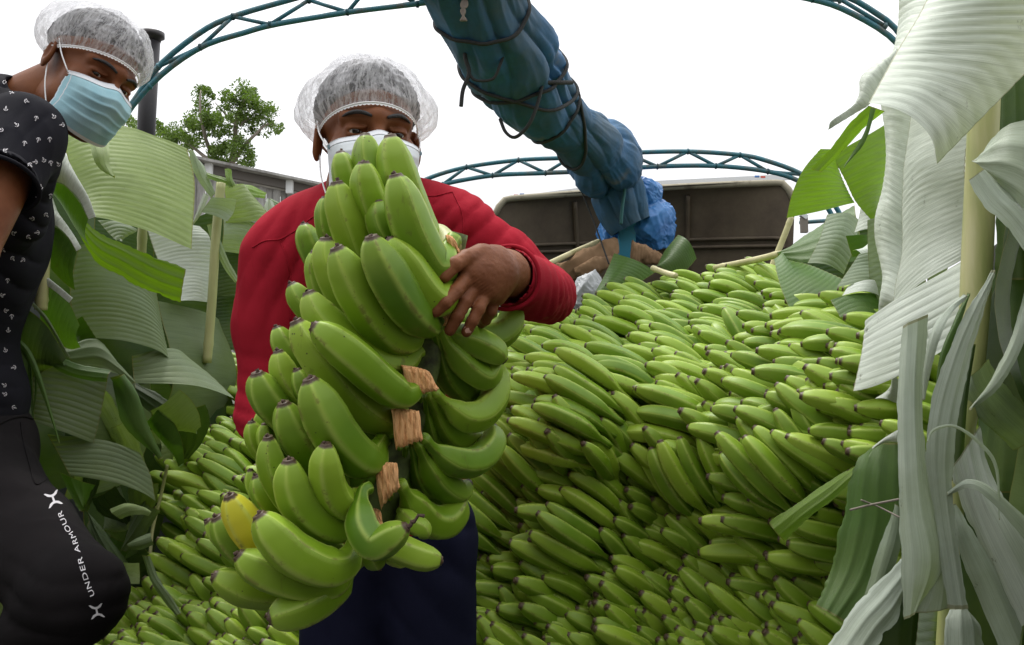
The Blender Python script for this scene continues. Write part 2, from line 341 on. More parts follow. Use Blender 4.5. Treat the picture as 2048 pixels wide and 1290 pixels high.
# clear plastic edge with small printed marks behind the deflector
ps = empty('plastic_sheet', P(1300, 372, 4.1), 'pale plastic sheet edge with small red and blue marks above the deflector', 'plastic sheet')
mk('sheet', *join_geo([beam_geo(P(1020, 400, 4.1), P(1230, 372, 4.15), .01, .03), beam_geo(P(1230, 372, 4.15), P(1580, 354, 4.15), .01, .03)]), M['white_sheet'], ps, False)
mr_, t_, b_ = mat('red_mark', (.6, .12, .08), .6); mb_, t_, b_ = mat('blue_mark', (.08, .2, .5), .6)
for (x, y, m_) in ((1032, 391, mr_), (1044, 389, mb_), (1514, 353, mb_), (1526, 354, mr_)):
    mk('printed_mark', *box_geo(P(x, y, 4.05), (.022, .008, .009)), m_, ps, False)
# side mirror / lamp edge at right of the deflector
sm_ = empty('tail_bracket', P(1606, 440, 3.6), 'small pale bracket with brown end right of the deflector', 'bracket')
mk('arm', *beam_geo(P(1602, 428, 3.6), P(1613, 436, 3.6), .02, .02), M['white_sheet'], sm_, False)
mk('plate', *box_geo(P(1608, 450, 3.6), (.03, .02, .07)), M['bark'], sm_, False)
mk('bar', *tube_geo([P(1600, 445, 3.75), P(1700, 438, 3.8)], .010, 6), M['steel_teal'], sm_)

# ---------------------------------------------------------------- hoops
def hoop(label, top, bot, struts, r=.0085):
    e = empty('roof_hoop', P(*top[0]), label, 'roof hoop', 'steel lattice hoops over the truck bed')
    a = catmull(PP(top), 70); b = catmull(PP(bot), 70)
    mk('upper_chord', *tube_geo(a, r, 10), M['steel_teal'], e); mk('lower_chord', *tube_geo(b, r, 10), M['steel_teal'], e)
    for s in struts:
        mk('strut', *tube_geo(PP(s), r * .72, 7), M['steel_teal'], e)
        for q in (s[0], s[-1]):
            p = P(*q); mk('weld', *tube_geo([p - RT * .007, p - RT * .003, p + RT * .003, p + RT * .007], [.004, r * 1.3, r * 1.3, .004], 7), M['steel_teal'], e)
    return e
Zr = lambda x: 3.62 - (x - 820) * .00022 + 0
T = [(700, 452), (755, 418), (800, 392), (829, 373), (863, 354), (933, 334), (1037, 320), (1141, 315), (1254, 306), (1376, 303), (1480, 310), (1532, 321), (1601, 347), (1650, 385), (1685, 440), (1705, 520)]
B = [(715, 468), (780, 425), (840, 388), (885, 369), (985, 351), (1091, 346), (1202, 341), (1315, 333), (1432, 332), (1536, 343), (1597, 362), (1640, 395), (1670, 445), (1688, 520)]
zz = [(933, 334), (985, 351), (1037, 320), (1091, 346), (1141, 315), (1202, 341), (1254, 306), (1315, 333), (1376, 303), (1432, 332), (1480, 310), (1536, 343), (1601, 349)]
st = [((863, 384), (933, 334)), ((933, 334), (885, 369))] + [(zz[i], zz[i + 1]) for i in range(len(zz) - 1)]
a3 = lambda l: [(x, y, Zr(x)) for x, y in l]
hoop('slim teal lattice hoop spanning above the deflector and heap', a3(T), a3(B), [a3(s) for s in st[1:]], .0105)
T = [(196, 345), (230, 251), (266, 205), (317, 133), (399, 66), (466, 33), (589, -3), (720, -38), (900, -62), (1100, -78), (1300, -75), (1480, -52), (1600, -30), (1690, -8), (1750, 25), (1795, 62), (1850, 150), (1880, 260)]
B = [(200, 362), (236, 256), (307, 164), (399, 96), (490, 65), (555, 48), (700, 24), (830, 8), (930, -4), (1100, -22), (1300, -28), (1480, -22), (1620, -2), (1700, 25), (1790, 82), (1835, 160), (1862, 260)]
st = [((317, 133), (401, 94)), ((401, 94), (466, 33)), ((466, 33), (540, 49)), ((540, 49), (618, 0)), ((618, 0), (695, 24)), ((695, 24), (750, -42)), ((750, -42), (835, 8)), ((835, 8), (920, -62)), ((920, -62), (1010, -14)), ((1010, -14), (1110, -78)), ((1110, -78), (1220, -27)), ((1220, -27), (1320, -73)), ((1320, -73), (1430, -24)), ((1430, -24), (1510, -48)), ((1510, -48), (1625, -2)), ((1625, -2), (1680, 0)), ((1660, -14), (1770, 52)), ((250, 232), (300, 172))]
a2 = lambda l: [(x, y, 2.2) for x, y in l]
hoop('thick rusty teal lattice hoop passing over both workers', a2(T), a2(B), [a2(s) for s in st], .0078)

# ---------------------------------------------------------------- tarpaulin bundle on the ridge
tp = empty('tarpaulin', P(1080, 170, 2.6), 'rolled dirty blue tarpaulin lashed along the ridge and down the blue post', 'tarpaulin')
cl = [(900, -140, 2.1, 95), (930, -60, 2.2, 98), (968, 30, 2.3, 92), (1010, 95, 2.42, 80), (1050, 165, 2.55, 82), (1105, 228, 2.75, 84), (1160, 272, 2.95, 66), (1200, 308, 3.2, 46), (1215, 335, 3.4, 44), (1228, 362, 3.42, 55), (1240, 398, 3.42, 68), (1252, 432, 3.42, 56), (1262, 452, 3.42, 40)]
n1, n2 = 240, 200
cp = catmull(PP(cl), n1); cr = catmull(np.array([[c[3] * c[2] / F, 0, 0] for c in cl]), n1)[:, 0]
Tt, Nt, Bt = frames(cp, (0, 0, 1)); S = np.linspace(0, 1, n1)[:, None]; A = np.linspace(0, 2 * np.pi, n2, endpoint=False)[None]
fold = np.zeros((n1, n2))
for k, (th, tw, wd, dp) in enumerate([(0.3, 1.5, .20, .17), (1.1, 2.2, .14, .12), (1.9, 1.2, .2, .2), (2.6, 2.6, .12, .10), (3.3, 1.7, .2, .17), (4.1, 2.4, .14, .13), (4.8, 1.1, .2, .17), (5.5, 2.0, .13, .11)]):
    d = np.angle(np.exp(1j * (A - th - tw * S - .35 * np.sin(9 * S + k)))); fold -= dp * 1.25 * np.exp(-np.abs(d) / (wd * .9)) * (.6 + .4 * np.sin(14 * S + k * 2))
nz = vnoise(np.stack(np.broadcast_arrays(np.cos(A) * 2.2, np.sin(A) * 2.2, S * 16), -1), 3) * .035 + vnoise(np.stack(np.broadcast_arrays(np.cos(A) * 4, np.sin(A) * 4, S * 30), -1), 4) * .018
nz = nz - .05 * np.abs(vnoise(np.stack(np.broadcast_arrays(np.cos(A - 2 * S) * 3.4, np.sin(A - 2 * S) * 3.4, S * 9), -1), 14)) ** .6 - .025 * np.abs(vnoise(np.stack(np.broadcast_arrays(np.cos(A - 2 * S) * 8, np.sin(A - 2 * S) * 8, S * 22), -1), 15)) ** .6
pinch = np.zeros((n1, 1))
for s0, wd, dp in ((.30, .014, .12), (.44, .014, .10), (.655, .03, .16), (.86, .02, .14)): pinch -= dp * np.exp(-((S - s0) / wd) ** 2)
rad = cr[:, None] * (1.13 + fold * 1.25 + nz + pinch)
tv = cp[:, None] + rad[..., None] * (np.cos(A)[..., None] * Nt[:, None] + np.sin(A)[..., None] * Bt[:, None])
mk('rolled_sheet', tv.reshape(-1, 3), grid_faces(n1, n2, True), M['tarp'], tp)
# bright crumpled tail round the post
nf_ = lambda a: a / np.linalg.norm(a)
def crumple(name, c, rx, ry, rz, m_, seed, amp=.35, fr=7, par=None, n=90):
    a = np.linspace(0, np.pi, n)[:, None]; b = np.linspace(0, 2 * np.pi, 2 * n, endpoint=False)[None]
    d = np.stack(np.broadcast_arrays(np.sin(a) * np.cos(b), np.sin(a) * np.sin(b), np.cos(a) + 0 * b), -1)
    q = d + .25 * np.stack([vnoise(d * 2.3, seed + 5), vnoise(d * 2.3, seed + 6), vnoise(d * 2.3, seed + 7)], -1)
    rr_ = np.random.default_rng(seed); h = np.full(d.shape[:2], 9.)
    for lay, (K_, lo_, hi_) in enumerate(((46, .72, 1.0),)):      # creased facets of stiff sheet
        for _ in range(K_):
            nn = rr_.normal(size=3); nn /= np.linalg.norm(nn); c_ = rr_.uniform(lo_, hi_); dt = d @ nn; h = np.minimum(h, np.where(dt > .12, c_ / np.maximum(dt, .12), 9.))
    h = np.minimum(h, 1.25); wv_ = q @ nf_(rr_.normal(size=3)) * fr * 1.3 + 1.5 * vnoise(q * 2, seed)
    h = h * (1 - amp * .22 * np.abs(np.sin(wv_)) ** .5 * (.5 + .5 * vnoise(q * 1.5, seed + 3)) - amp * .12 * np.abs(vnoise(q * 5, seed + 1)))
    v = (d * h[..., None] * np.array([rx, ry, rz])).reshape(-1, 3) + c
    return mk(name, v, grid_faces(n, 2 * n, True), m_, par)
crumple('loose_tail', P(1302, 448, 3.5), .135, .10, .165, M['tarp_clean'], 11, .55, 3.4, tp)
crumple('loose_tail', P(1222, 470, 3.58), .075, .07, .11, M['tarp_clean'], 12, .5, 3.2, tp)
crumple('loose_tail', P(1285, 385, 3.5), .11, .10, .09, M['tarp_clean'], 14, .45, 3.0, tp)
for (x, y, rx, rz, sd) in ((1130, 250, .03, .05, 2), (952, 140, .02, .05, 3)):
    pass
# ropes round the bundle
def ring(s0, tilt, m_=M['rope'], r=.006, ph=0, k=1.05, a0=0, a1=2 * np.pi):
    i = int(s0 * (n1 - 1)); out = []
    for a in np.linspace(a0, a1, 70):
        ii = int(np.clip(i + tilt * np.sin(a + ph), 0, n1 - 1)); j = int((a % (2 * np.pi)) / (2 * np.pi) * n2) % n2
        rr = max(rad[ii, (j - 3) % n2], rad[ii, j], rad[ii, (j + 3) % n2]) + .004
        out.append(cp[ii] + rr * (np.cos(a) * Nt[ii] + np.sin(a) * Bt[ii]))
    out = np.array(out); sm = out.copy()
    for _ in range(3): sm[1:-1] = (sm[:-2] + 2 * sm[1:-1] + sm[2:]) / 4
    return tube_geo(sm, r, 6)
rp = empty('lashing_rope', P(1000, 100, 2.4), 'dark rope lashed round the tarpaulin with loose hanging ends', 'rope')
for s0, ti, ph in ((.155, 5, 0), (.315, 7, 1), (.45, 8, 2.2), (.33, 22, .5), (.50, 20, 4)):
    mk('wrap', *ring(s0, ti, ph=ph), M['rope'], rp)
def line(name, pts, r, m_, par, n=40, seg=6): return mk(name, *tube_geo(catmull(PP(pts), n), r, seg), m_, par)
line('hanging_end', [(940, 75, 2.3), (930, 110, 2.28), (938, 145, 2.28), (926, 180, 2.28), (922, 213, 2.28)], .006, M['rope'], rp)
line('hanging_loop', [(935, 140, 2.28), (950, 160, 2.28), (985, 158, 2.28), (1000, 130, 2.28), (1010, 100, 2.3)], .0045, M['rope'], rp)
line('hanging_loop', [(1000, 238, 2.45), (1012, 265, 2.43), (1032, 274, 2.42), (1060, 245, 2.40), (1080, 190, 2.40), (1083, 150, 2.42), (1060, 120, 2.4)], .0055, M['rope'], rp)
line('hanging_end', [(1090, 165, 2.42), (1120, 165, 2.45), (1144, 165, 2.5)], .007, M['rope'], rp)
kt = empty('rope_knot', P(926, 25, 2.15), 'frayed pale knot tied under the upper hoop on the tarpaulin', 'knot')
for q in range(5): line('strand', [(928 + q, -5, 2.13), (922 + 3 * q, 12, 2.12), (930 - 2 * q, 22, 2.12), (921 + 3 * q, 42, 2.12)], .003, M['bark'], kt, 16, 5)
r2 = empty('lashing_rope', P(1245, 300, 3.3), 'teal rope knotted where the far hoop crosses the tarpaulin', 'rope')
for q in range(4): line('wrap', [(1236 + 3 * q, 345, 3.28), (1232 + 4 * q, 312, 3.24), (1240 + 4 * q, 292, 3.24), (1254 + q, 300, 3.26), (1260 - 2 * q, 340, 3.3)], .006, M['rope_teal'], r2, 30)
line('hanging_end', [(1252, 310, 3.26), (1250, 370, 3.28), (1244, 420, 3.27), (1242, 448, 3.27)], .007, M['rope_teal'], r2)
line('hanging_end', [(1262, 330, 3.3), (1272, 345, 3.3), (1262, 372, 3.3)], .006, M['rope'], r2)
r3 = empty('tie_cord', P(1180, 420, 3.3), 'thin dark cord running from the hoop down to the brown cloth', 'cord')
line('strand', [(1140, 325, 3.4), (1160, 375, 3.35), (1190, 450, 3.3), (1218, 528, 3.2)], .0035, M['rope'], r3)
# blue post
po = empty('ridge_post', P(1253, 560, 3.45), 'flat blue painted post rising from the heap into the tarpaulin', 'post')
mk('upright', *beam_geo(P(1253, 600, 3.45), P(1254, 335, 3.47), .07, .05, (0, 1, 0)), M['post_blue'], po, False)
mk('weld', *box_geo(P(1254, 420, 3.43), (.078, .06, .012)), M['post_blue'], po, False)
# brown cloth and bamboo
bc = empty('brown_cloth', P(1190, 515, 3.3), 'crumpled brown cloth wrapped round the foot of the blue post', 'cloth')
def cloth_strip(name, pts, wd, m_, par, seed=0, n=60, k=26):
    c = catmull(PP(pts), n); Tc, Nc, Bc = frames(c, FW); vv = []
    wv = np.interp(np.linspace(0, 1, n), np.linspace(0, 1, len(wd)), wd)
    for i in range(n):
        for j in range(k):
            a = j / k * 2 * np.pi; q = np.array([math.cos(a) * 1.5, math.sin(a) * 1.5, i / n * 5])
            r = wv[i] * (1 + .35 * vnoise(q, seed) + .25 * -abs(vnoise(q * 2.1, seed + 1)))
            vv.append(c[i] + Bc[i] * math.cos(a) * r + Nc[i] * math.sin(a) * r * .5)
    f = [tuple(q) for q in grid_faces(n, k, True)] + [tuple(range(k))[::-1], tuple(range(n * k - k, n * k))]
    return mk(name, vv, f, m_, par)
cloth_strip('fold', [(1112, 548, 3.25), (1150, 536, 3.25), (1190, 520, 3.28), (1222, 495, 3.3), (1232, 478, 3.35)], [.035, .055, .06, .05, .01], M['cloth_brown'], bc, 1)
cloth_strip('fold', [(1150, 545, 3.22), (1190, 532, 3.22), (1225, 520, 3.25)], [.02, .035, .02], M['cloth_brown'], bc, 5)
cloth_strip('fold', [(1262, 508, 3.35), (1290, 510, 3.35), (1322, 520, 3.35)], [.05, .045, .02], M['cloth_brown'], bc, 9)
M['bamboo'], t, b = mat('dry_cane', (.50, .46, .24), .5); t.links.new(ramp(t, tnoise(t, 10, 4), [(.3, (.36, .34, .15)), (.7, (.60, .55, .32))]), b.inputs['Base Color'])
def cane(label, pts, r, m_=None, cat='cane', name='cane', grp=None):
    c = catmull(PP(pts), 30); q = np.linspace(0, 1, 30); rr = r * (1 + .12 * (np.abs((q * 5) % 1 - .5) < .04))
    o = mk(name, *tube_geo(c, rr, 10), m_ or M['bamboo']); return tag(o, label, cat, grp)
cane('pale cane slanting up behind the carrier elbow', [(1080, 536, 3.1), (1105, 524, 3.15), (1150, 503, 3.3), (1197, 483, 3.45)], .0115)
cane('short tan cane lying across the top of the heap', [(1305, 536, 2.75), (1328, 545, 2.7), (1352, 552, 2.65)], .010)
cane('pale midrib stick rising at the right of the deflector', [(1583, 434, 2.6), (1566, 478, 2.6), (1547, 525, 2.6), (1540, 545, 2.6)], .010)
cane('green-yellow cane running level along the heap ridge', [(1430, 536, 2.75), (1500, 522, 2.6), (1560, 508, 2.4)], .011)

M['bag'], t, b = mat('grey_plastic_bag', (.42, .44, .45), .5)
tag(crumple('plastic_bag', P(1176, 588, 3.05), .075, .06, .10, M['bag'], 21, .5, 3), 'pale grey plastic bag between the elbow and the green leaf', 'bag')
# ---------------------------------------------------------------- exhaust stack
ex = empty('exhaust_stack', P(290, 320, 3.1), 'black round exhaust stack with flared cap behind the left worker', 'exhaust pipe')
mk('pipe', *tube_geo([P(286, 420, 3.1), P(294, 230, 3.1), P(303, 72, 3.1)], .033, 28), M['pipe'], ex)
mk('cap', *tube_geo([P(303, 82, 3.1), P(303.5, 76, 3.1), P(304, 74, 3.1), P(304, 65, 3.1)], [.033, .036, .046, .046], 32), M['pipe'], ex)
mk('bracket', *box_geo(P(289, 330, 3.05), (.08, .02, .02)), M['pipe'], ex, False)

# ---------------------------------------------------------------- shed behind
sh = empty('shed', P(560, 420, 9.5), 'weathered sheet-metal shed with sloping roof edge behind the leaf wall', 'shed')
A0, A1 = P(330, 322, 9.0), P(800, 418, 11.0); dr = A1 - A0
k = 34
for i in range(k):
    a = A0 + dr * (i / k); b = A0 + dr * ((i + .96) / k); off = FW * (.02 if i % 2 else 0)
    q = np.array([a + off, b + off, b + off - [0, 0, 3.4], a + off - [0, 0, 3.4]]); q = np.vstack([q, q + FW * .02])
    mk('wall_sheet', q - np.array([0, 0, .07]), [(0, 1, 2, 3), (7, 6, 5, 4), (0, 4, 5, 1), (1, 5, 6, 2), (2, 6, 7, 3), (3, 7, 4, 0)], M['roof_metal'], sh, False)
mk('eave_board', *beam_geo(A0 - FW * .06, A1 - FW * .06, .05, .10), M['timber_grey'], sh, False)
mk('roof_sheet', *beam_geo(A0 + [0, .35, .06], A1 + [0, .35, .06], .9, .03), M['roof_metal'], sh, False)
for x in (.17, .49, .78):
    p = A0 + dr * x - FW * .1; mk('bracket', *box_geo(p + [0, 0, -.02], (.08, .06, .16)), M['white_sheet'], sh, False)
# brick pillar glimpsed between the leaves
bp = empty('brick_pillar', P(345, 592, 5.0), 'bit of red brickwork glimpsed through a gap in the leaves', 'brick pillar')
for r_ in range(8):
    for c_ in range(4):
        mk('brick', *box_geo(P(345, 592, 5.0) + np.array([(c_ - 1.5 + .5 * (r_ % 2)) * .115, 0, (r_ - 4) * .04]), (.105, .06, .034)), M['brick'], bp, False)

# unseen shed added behind the camera to shade the front of the scene
pk = empty('shade_shed', (0, -6.7, -1.25), 'tall sheet-metal shed added out of view to shade the front of the scene', 'shade shed')
for i in range(30):
    if 12 <= i <= 17: continue
    mk('wall_sheet', *box_geo((-9 + i * .62, -6.7 + .02 * (i % 2), 1.5), (.60, .03, 5.5)), M['roof_metal'], pk, False)
mk('back_wall', *box_geo((0, -13.5, 1.5), (18, .1, 5.5)), M['timber_grey'], pk, False)
mk('roof', *box_geo((0, -9.7, 4.4), (19.5, 8.2, .08)), M['roof_metal'], pk, False)
mk('lintel', *box_geo((.2, -6.65, 3.6), (4.2, .12, 1.4)), M['timber_grey'], pk, False)
# ---------------------------------------------------------------- tree
def leaf_cloud(clumps, per, size, seed):
    r = np.random.default_rng(seed); V = []; UV = []
    for c, rad_, wgt in clumps:
        n = int(per * wgt)
        d = r.normal(size=(n, 3)); d /= np.linalg.norm(d, axis=1)[:, None]; pos = c + d * (r.random((n, 1)) ** .45) * rad_
        a = r.normal(size=(n, 3)); a /= np.linalg.norm(a, axis=1)[:, None]; b = np.cross(a, r.normal(size=(n, 3))); b /= np.linalg.norm(b, axis=1)[:, None]
        s = size * (.6 + .8 * r.random((n, 1)))
        V.append(np.stack([pos - a * s, pos + b * s * .5, pos + a * s, pos - b * s * .5], 1).reshape(-1, 3)); UV.append(np.tile([[0, 0], [.5, 1], [1, 0], [.5, -1]], (n, 1)))
    V = np.vstack(V); return V, np.arange(len(V)).reshape(-1, 4), np.vstack(UV)
TZ = 20
tr = empty('tree', P(455, 900, TZ), 'airy broadleaf tree with open crown beyond the metal shed', 'tree')
br = [([(452, 1000), (450, 600), (455, 350)], .28, .10), ([(455, 350), (468, 300), (472, 250), (480, 215), (500, 190)], .10, .02), ([(455, 345), (420, 300), (405, 250), (400, 205), (402, 180)], .07, .015), ([(462, 330), (490, 290), (515, 265), (535, 248), (560, 255)], .06, .012),
      ([(455, 348), (415, 318), (380, 290), (345, 270), (320, 262)], .06, .012), ([(472, 250), (448, 225), (430, 205)], .04, .01), ([(480, 250), (505, 230), (525, 215)], .04, .01), ([(400, 250), (380, 262), (372, 240)], .03, .01), ([(458, 340), (480, 325), (500, 335)], .04, .01)]
for i, (l2, r0, r1) in enumerate(br):
    pts = catmull(PP([(x, y, TZ + .3 * math.sin(i + j)) for j, (x, y) in enumerate(l2)]), 16)
    mk('trunk' if i == 0 else 'branch', *tube_geo(pts, np.linspace(r0, r1, 16), 8), M['bark'], tr)
cls = [(412, 185, 13), (400, 180, 10), (408, 205, 14), (415, 225, 16), (404, 240, 13), (430, 245, 16), (455, 190, 13), (470, 200, 15), (490, 190, 18), (508, 190, 14), (500, 210, 18), (525, 215, 16), (535, 225, 14), (520, 235, 13), (480, 225, 14), (462, 232, 13), (450, 215, 10), (495, 240, 16), (512, 255, 9), (524, 262, 9), (548, 252, 11), (560, 256, 9), (542, 246, 7), (460, 262, 11), (385, 250, 14), (378, 240, 12), (395, 262, 15), (375, 272, 14), (350, 265, 16), (335, 258, 15), (322, 266, 12), (345, 280, 12), (370, 290, 13), (392, 282, 12), (425, 265, 14), (440, 270, 10), (455, 290, 16), (470, 300, 15), (440, 305, 14), (420, 300, 12), (425, 322, 14), (445, 325, 13), (492, 295, 14), (498, 315, 13), (485, 330, 9), (505, 328, 8), (508, 345, 6), (515, 350, 5), (313, 250, 9), (328, 285, 9), (360, 300, 8), (476, 275, 9), (258, 245, 12), (266, 258, 10), (250, 262, 12), (245, 240, 8), (400, 222, 9), (436, 232, 9)]
r_ = np.random.default_rng(2); cl3 = []
for x, y, s in cls:
    for q in range(3):
        cl3.append((P(x + r_.normal() * s * .45, y + r_.normal() * s * .45, TZ + r_.normal() * .35), s * TZ / F * (.7 + .6 * r_.random()), (s / 13) ** 2))
v, f, uv = leaf_cloud(cl3, 120, .036, 5)
cr_ = mk('crown', v, f, M['tree_leaf'], tr, False, uv)
# ================================================================== leaves
def leaf(label, m_, A, B, Mid=None, along=False, amp=.0016, veins=26, bul=.015, rag=.0, nu=26, nv=110, grp=None, rib=None, seed=None):
    """banana-leaf piece; veins run from edge A to edge B (or along the piece)"""
    global LS; LS += 1; sd = seed or LS
    a = catmull(PP(A), nv); b = catmull(PP(B), nv)
    t_ = np.linspace(0, 1, nu)[:, None, None]
    if Mid is not None:
        c = catmull(PP(Mid), nv); v = a * (1 - t_) * (1 - 2 * t_) + c * 4 * t_ * (1 - t_) + b * t_ * (2 * t_ - 1)
    else: v = a * (1 - t_) + b * t_
    du = np.gradient(v, axis=0); dv_ = np.gradient(v, axis=1); n = np.cross(du, dv_); n /= np.linalg.norm(n, axis=2)[..., None] + 1e-12
    if np.mean(n @ FW) > 0: n = -n
    U = np.broadcast_to(t_[..., 0], v.shape[:2]); Vv = np.broadcast_to(np.linspace(0, 1, nv)[None], v.shape[:2])
    ln = np.linalg.norm(np.diff(a, axis=0), axis=1).sum(); wd = np.linalg.norm(b - a, axis=1).mean()
    q = np.stack([U * 2.2 * max(.15, wd / .25) + sd * 7, Vv * ln / .16, U * 0 + sd], -1)
    h = bul * np.sin(np.pi * U) + .010 * min(1, wd / .15) * vnoise(q, 1) + .0022 * min(1, wd / .1) * vnoise(q * 2.3, 2)
    if along:
        w_ = U * wd / .010 + .5 * vnoise(q * 1.5, 3)
    else:
        w_ = Vv * ln / .0125 + .9 * vnoise(q * 1.2, 3) + .6 * np.sin(np.pi * U)
    h = h + amp * (np.abs(np.sin(np.pi * w_)) ** .6 - .5) * (.75 + .5 * vnoise(q * 2, 4))
    if along: h = h * .7 - .0035 * min(1, wd / .06) * np.abs(np.sin(np.pi * (U * (2.2 + wd * 18) + .35 * vnoise(q * 1.3, 12)))) ** .5
    v = v + n * h[..., None]
    if rag:      # torn free end at the last rows / edge B
        jag = rag * np.abs(vnoise(np.stack([Vv * 22, Vv * 0, Vv * 0 + sd], -1), 6)) * U ** 8
        v = v - du / (np.linalg.norm(du, axis=2)[..., None] + 1e-9) * jag[..., None]
    if along:      # slightly uneven torn edges
        ac = du / (np.linalg.norm(du, axis=2)[..., None] + 1e-9); ej = vnoise(np.stack([Vv * ln / .03, U.round() * 9., U * 0 + sd], -1), 8) + .5 * vnoise(np.stack([Vv * ln / .008, U.round() * 9., U * 0 + sd], -1), 9)
        v = v + ac * (ej * min(.0028, wd * .05) * np.abs(2 * U - 1) ** 6)[..., None]
    uv = np.stack([Vv * ln / .2 + sd, U] if along else [U * wd / .2 + sd, Vv], -1).reshape(-1, 2)
    if along: uvm = np.stack([Vv, U], -1).reshape(-1, 2)
    else: uvm = np.stack([U, Vv], -1).reshape(-1, 2)
    e = mk('banana_leaf', v.reshape(-1, 3), grid_faces(nu, nv), M[m_], None, True, uvm)
    tag(e, label, 'leaf', grp)
    if rib:
        pts = {'A': v[0], 'B': v[-1], 'T': v[:, 0], 'M': v[nu // 2]}[rib]
        mk('midrib', *tube_geo(pts + FW * -.004, np.linspace(.007, .003, len(pts)), 6), M['rib'], e)
    return e
LS = 0
_leaf = leaf
def leaf(label, m_, A, B, Mid=None, **k):
    if k.get('grp') == GL:      # the left lining stands well behind the second worker
        f = lambda l: l if l is None else [(x, y, z + .6 * max(0, 1.85 - z)) for x, y, z in l]
        A, B, Mid = f(A), f(B), f(Mid)
    return _leaf(label, m_, A, B, Mid, **k)
def zz_(l, z): return [(x, y, z + (q[0] if q else 0)) for x, y, *q in l]
# ---- left wall, traced pieces
GL = 'banana leaves lining the left side of the truck'
leaf('largest pale ribbed leaf square on top of the left wall, below the masked face', 'leaf_mid', [(120, 262, 1.95), (150, 352, 1.93), (178, 432, 1.88)], [(372, 300, 2.25), (389, 372, 2.2), (381, 500, 2.1)], [(232, 256, 2.1), (262, 362, 2.03), (286, 466, 2.0)], bul=.02, amp=.0022, grp=GL)
leaf('small yellowish leaf flap folded down over the largest left leaf', 'leaf_mid', [(181, 272, 1.9), (184, 310, 1.85), (200, 338, 1.84), (228, 356, 1.83)], [(216, 258, 1.93), (218, 300, 1.87), (221, 330, 1.85), (231, 358, 1.83)], along=True, amp=.0006, grp=GL)
leaf('pale curling leaf edge beside the black sleeve, topmost of four curls', 'leaf_pale', [(120, 285, 1.6), (148, 345, 1.62), (170, 400, 1.62), (178, 436, 1.6)], [(110, 362, 1.55), (132, 372, 1.55), (160, 400, 1.57), (178, 438, 1.58)], bul=.015, amp=.0008, grp=GL)
leaf('dark green inner face under the topmost pale curl', 'leaf_green', [(108, 362, 1.58), (132, 372, 1.6), (160, 405, 1.62), (178, 438, 1.63)], [(112, 390, 1.7), (140, 440, 1.7), (160, 470, 1.7), (178, 492, 1.68)], bul=.01, amp=.0006, grp=GL)
leaf('pale curling leaf edge, second curl below the black sleeve', 'leaf_pale', [(105, 395, 1.55), (124, 448, 1.56), (140, 480, 1.56), (153, 500, 1.55)], [(85, 446, 1.5), (112, 452, 1.5), (138, 476, 1.52), (153, 502, 1.54)], bul=.012, amp=.0006, grp=GL)
leaf('dark green inner face under the second pale curl', 'leaf_green', [(95, 450, 1.55), (115, 456, 1.56), (140, 480, 1.58), (154, 505, 1.58)], [(92, 522, 1.6), (110, 548, 1.6), (132, 570, 1.6), (148, 580, 1.6)], bul=.01, amp=.0006, grp=GL)
leaf('pale curling leaf edge, third curl at the black shirt hem', 'leaf_pale', [(62, 508, 1.5), (90, 545, 1.5), (115, 578, 1.5), (138, 602, 1.5)], [(38, 550, 1.45), (66, 560, 1.45), (100, 575, 1.47), (138, 606, 1.48)], bul=.012, amp=.0006, grp=GL)
leaf('broad dark green inner face under the third pale curl', 'leaf_green', [(88, 572, 1.52), (112, 580, 1.54), (138, 606, 1.56), (160, 650, 1.56)], [(88, 650, 1.6), (112, 680, 1.6), (138, 698, 1.6), (160, 696, 1.6)], bul=.012, amp=.0006, grp=GL)
leaf('thin pale curling leaf edge, lowest curl beside the shirt', 'leaf_dull', [(28, 570, 1.42), (55, 596, 1.43), (95, 635, 1.45), (136, 712, 1.48)], [(28, 592, 1.4), (55, 604, 1.41), (92, 645, 1.44), (135, 716, 1.47)], bul=.004, amp=.0004, grp=GL)
leaf('very dark green inner face under the lowest curl', 'leaf_dark', [(28, 600, 1.45), (62, 620, 1.47), (100, 655, 1.5), (136, 716, 1.52)], [(30, 720, 1.55), (60, 760, 1.55), (90, 740, 1.55), (133, 724, 1.55)], bul=.012, amp=.0006, grp=GL)
leaf('bright green strap leaf slanting across the left wall with yellow tip', 'leaf_lime', [(150, 415, 1.8), (195, 462, 1.82), (250, 490, 1.83), (320, 517, 1.84), (372, 539, 1.85)], [(150, 450, 1.78), (190, 520, 1.79), (240, 552, 1.8), (300, 582, 1.81), (361, 603, 1.82)], along=True, amp=.0008, bul=.006, grp=GL)
leaf('wide grey striped leaf hanging at the middle of the left wall', 'leaf_dull', [(158, 490, 1.95), (140, 590, 1.93), (158, 676, 1.9)], [(306, 578, 2.15), (322, 650, 2.12), (338, 722, 2.08)], [(225, 510, 2.02), (242, 600, 2.0), (255, 692, 1.98)], bul=.03, amp=.0022, grp=GL)
leaf('silvery leaf hanging behind the bright strap, left of the cane', 'leaf_pale', [(290, 455, 2.35), (312, 510, 2.33), (335, 555, 2.3), (352, 604, 2.28)], [(400, 452, 2.45), (421, 480, 2.45), (421, 545, 2.43), (418, 606, 2.4)], bul=.015, grp=GL)
leaf('little dark wedge leaf under the largest left leaf', 'leaf_grey', [(196, 440, 2.1), (215, 462, 2.1), (234, 480, 2.1)], [(262, 452, 2.2), (274, 462, 2.2), (240, 480, 2.15)], bul=.01, grp=GL)
leaf('grey-green blade standing beside the cut cane top', 'leaf_grey', [(378, 300, 2.38), (390, 350, 2.38), (422, 396, 2.38)], [(386, 306, 2.4), (410, 335, 2.4), (432, 386, 2.4)], along=True, amp=.001, grp=GL)
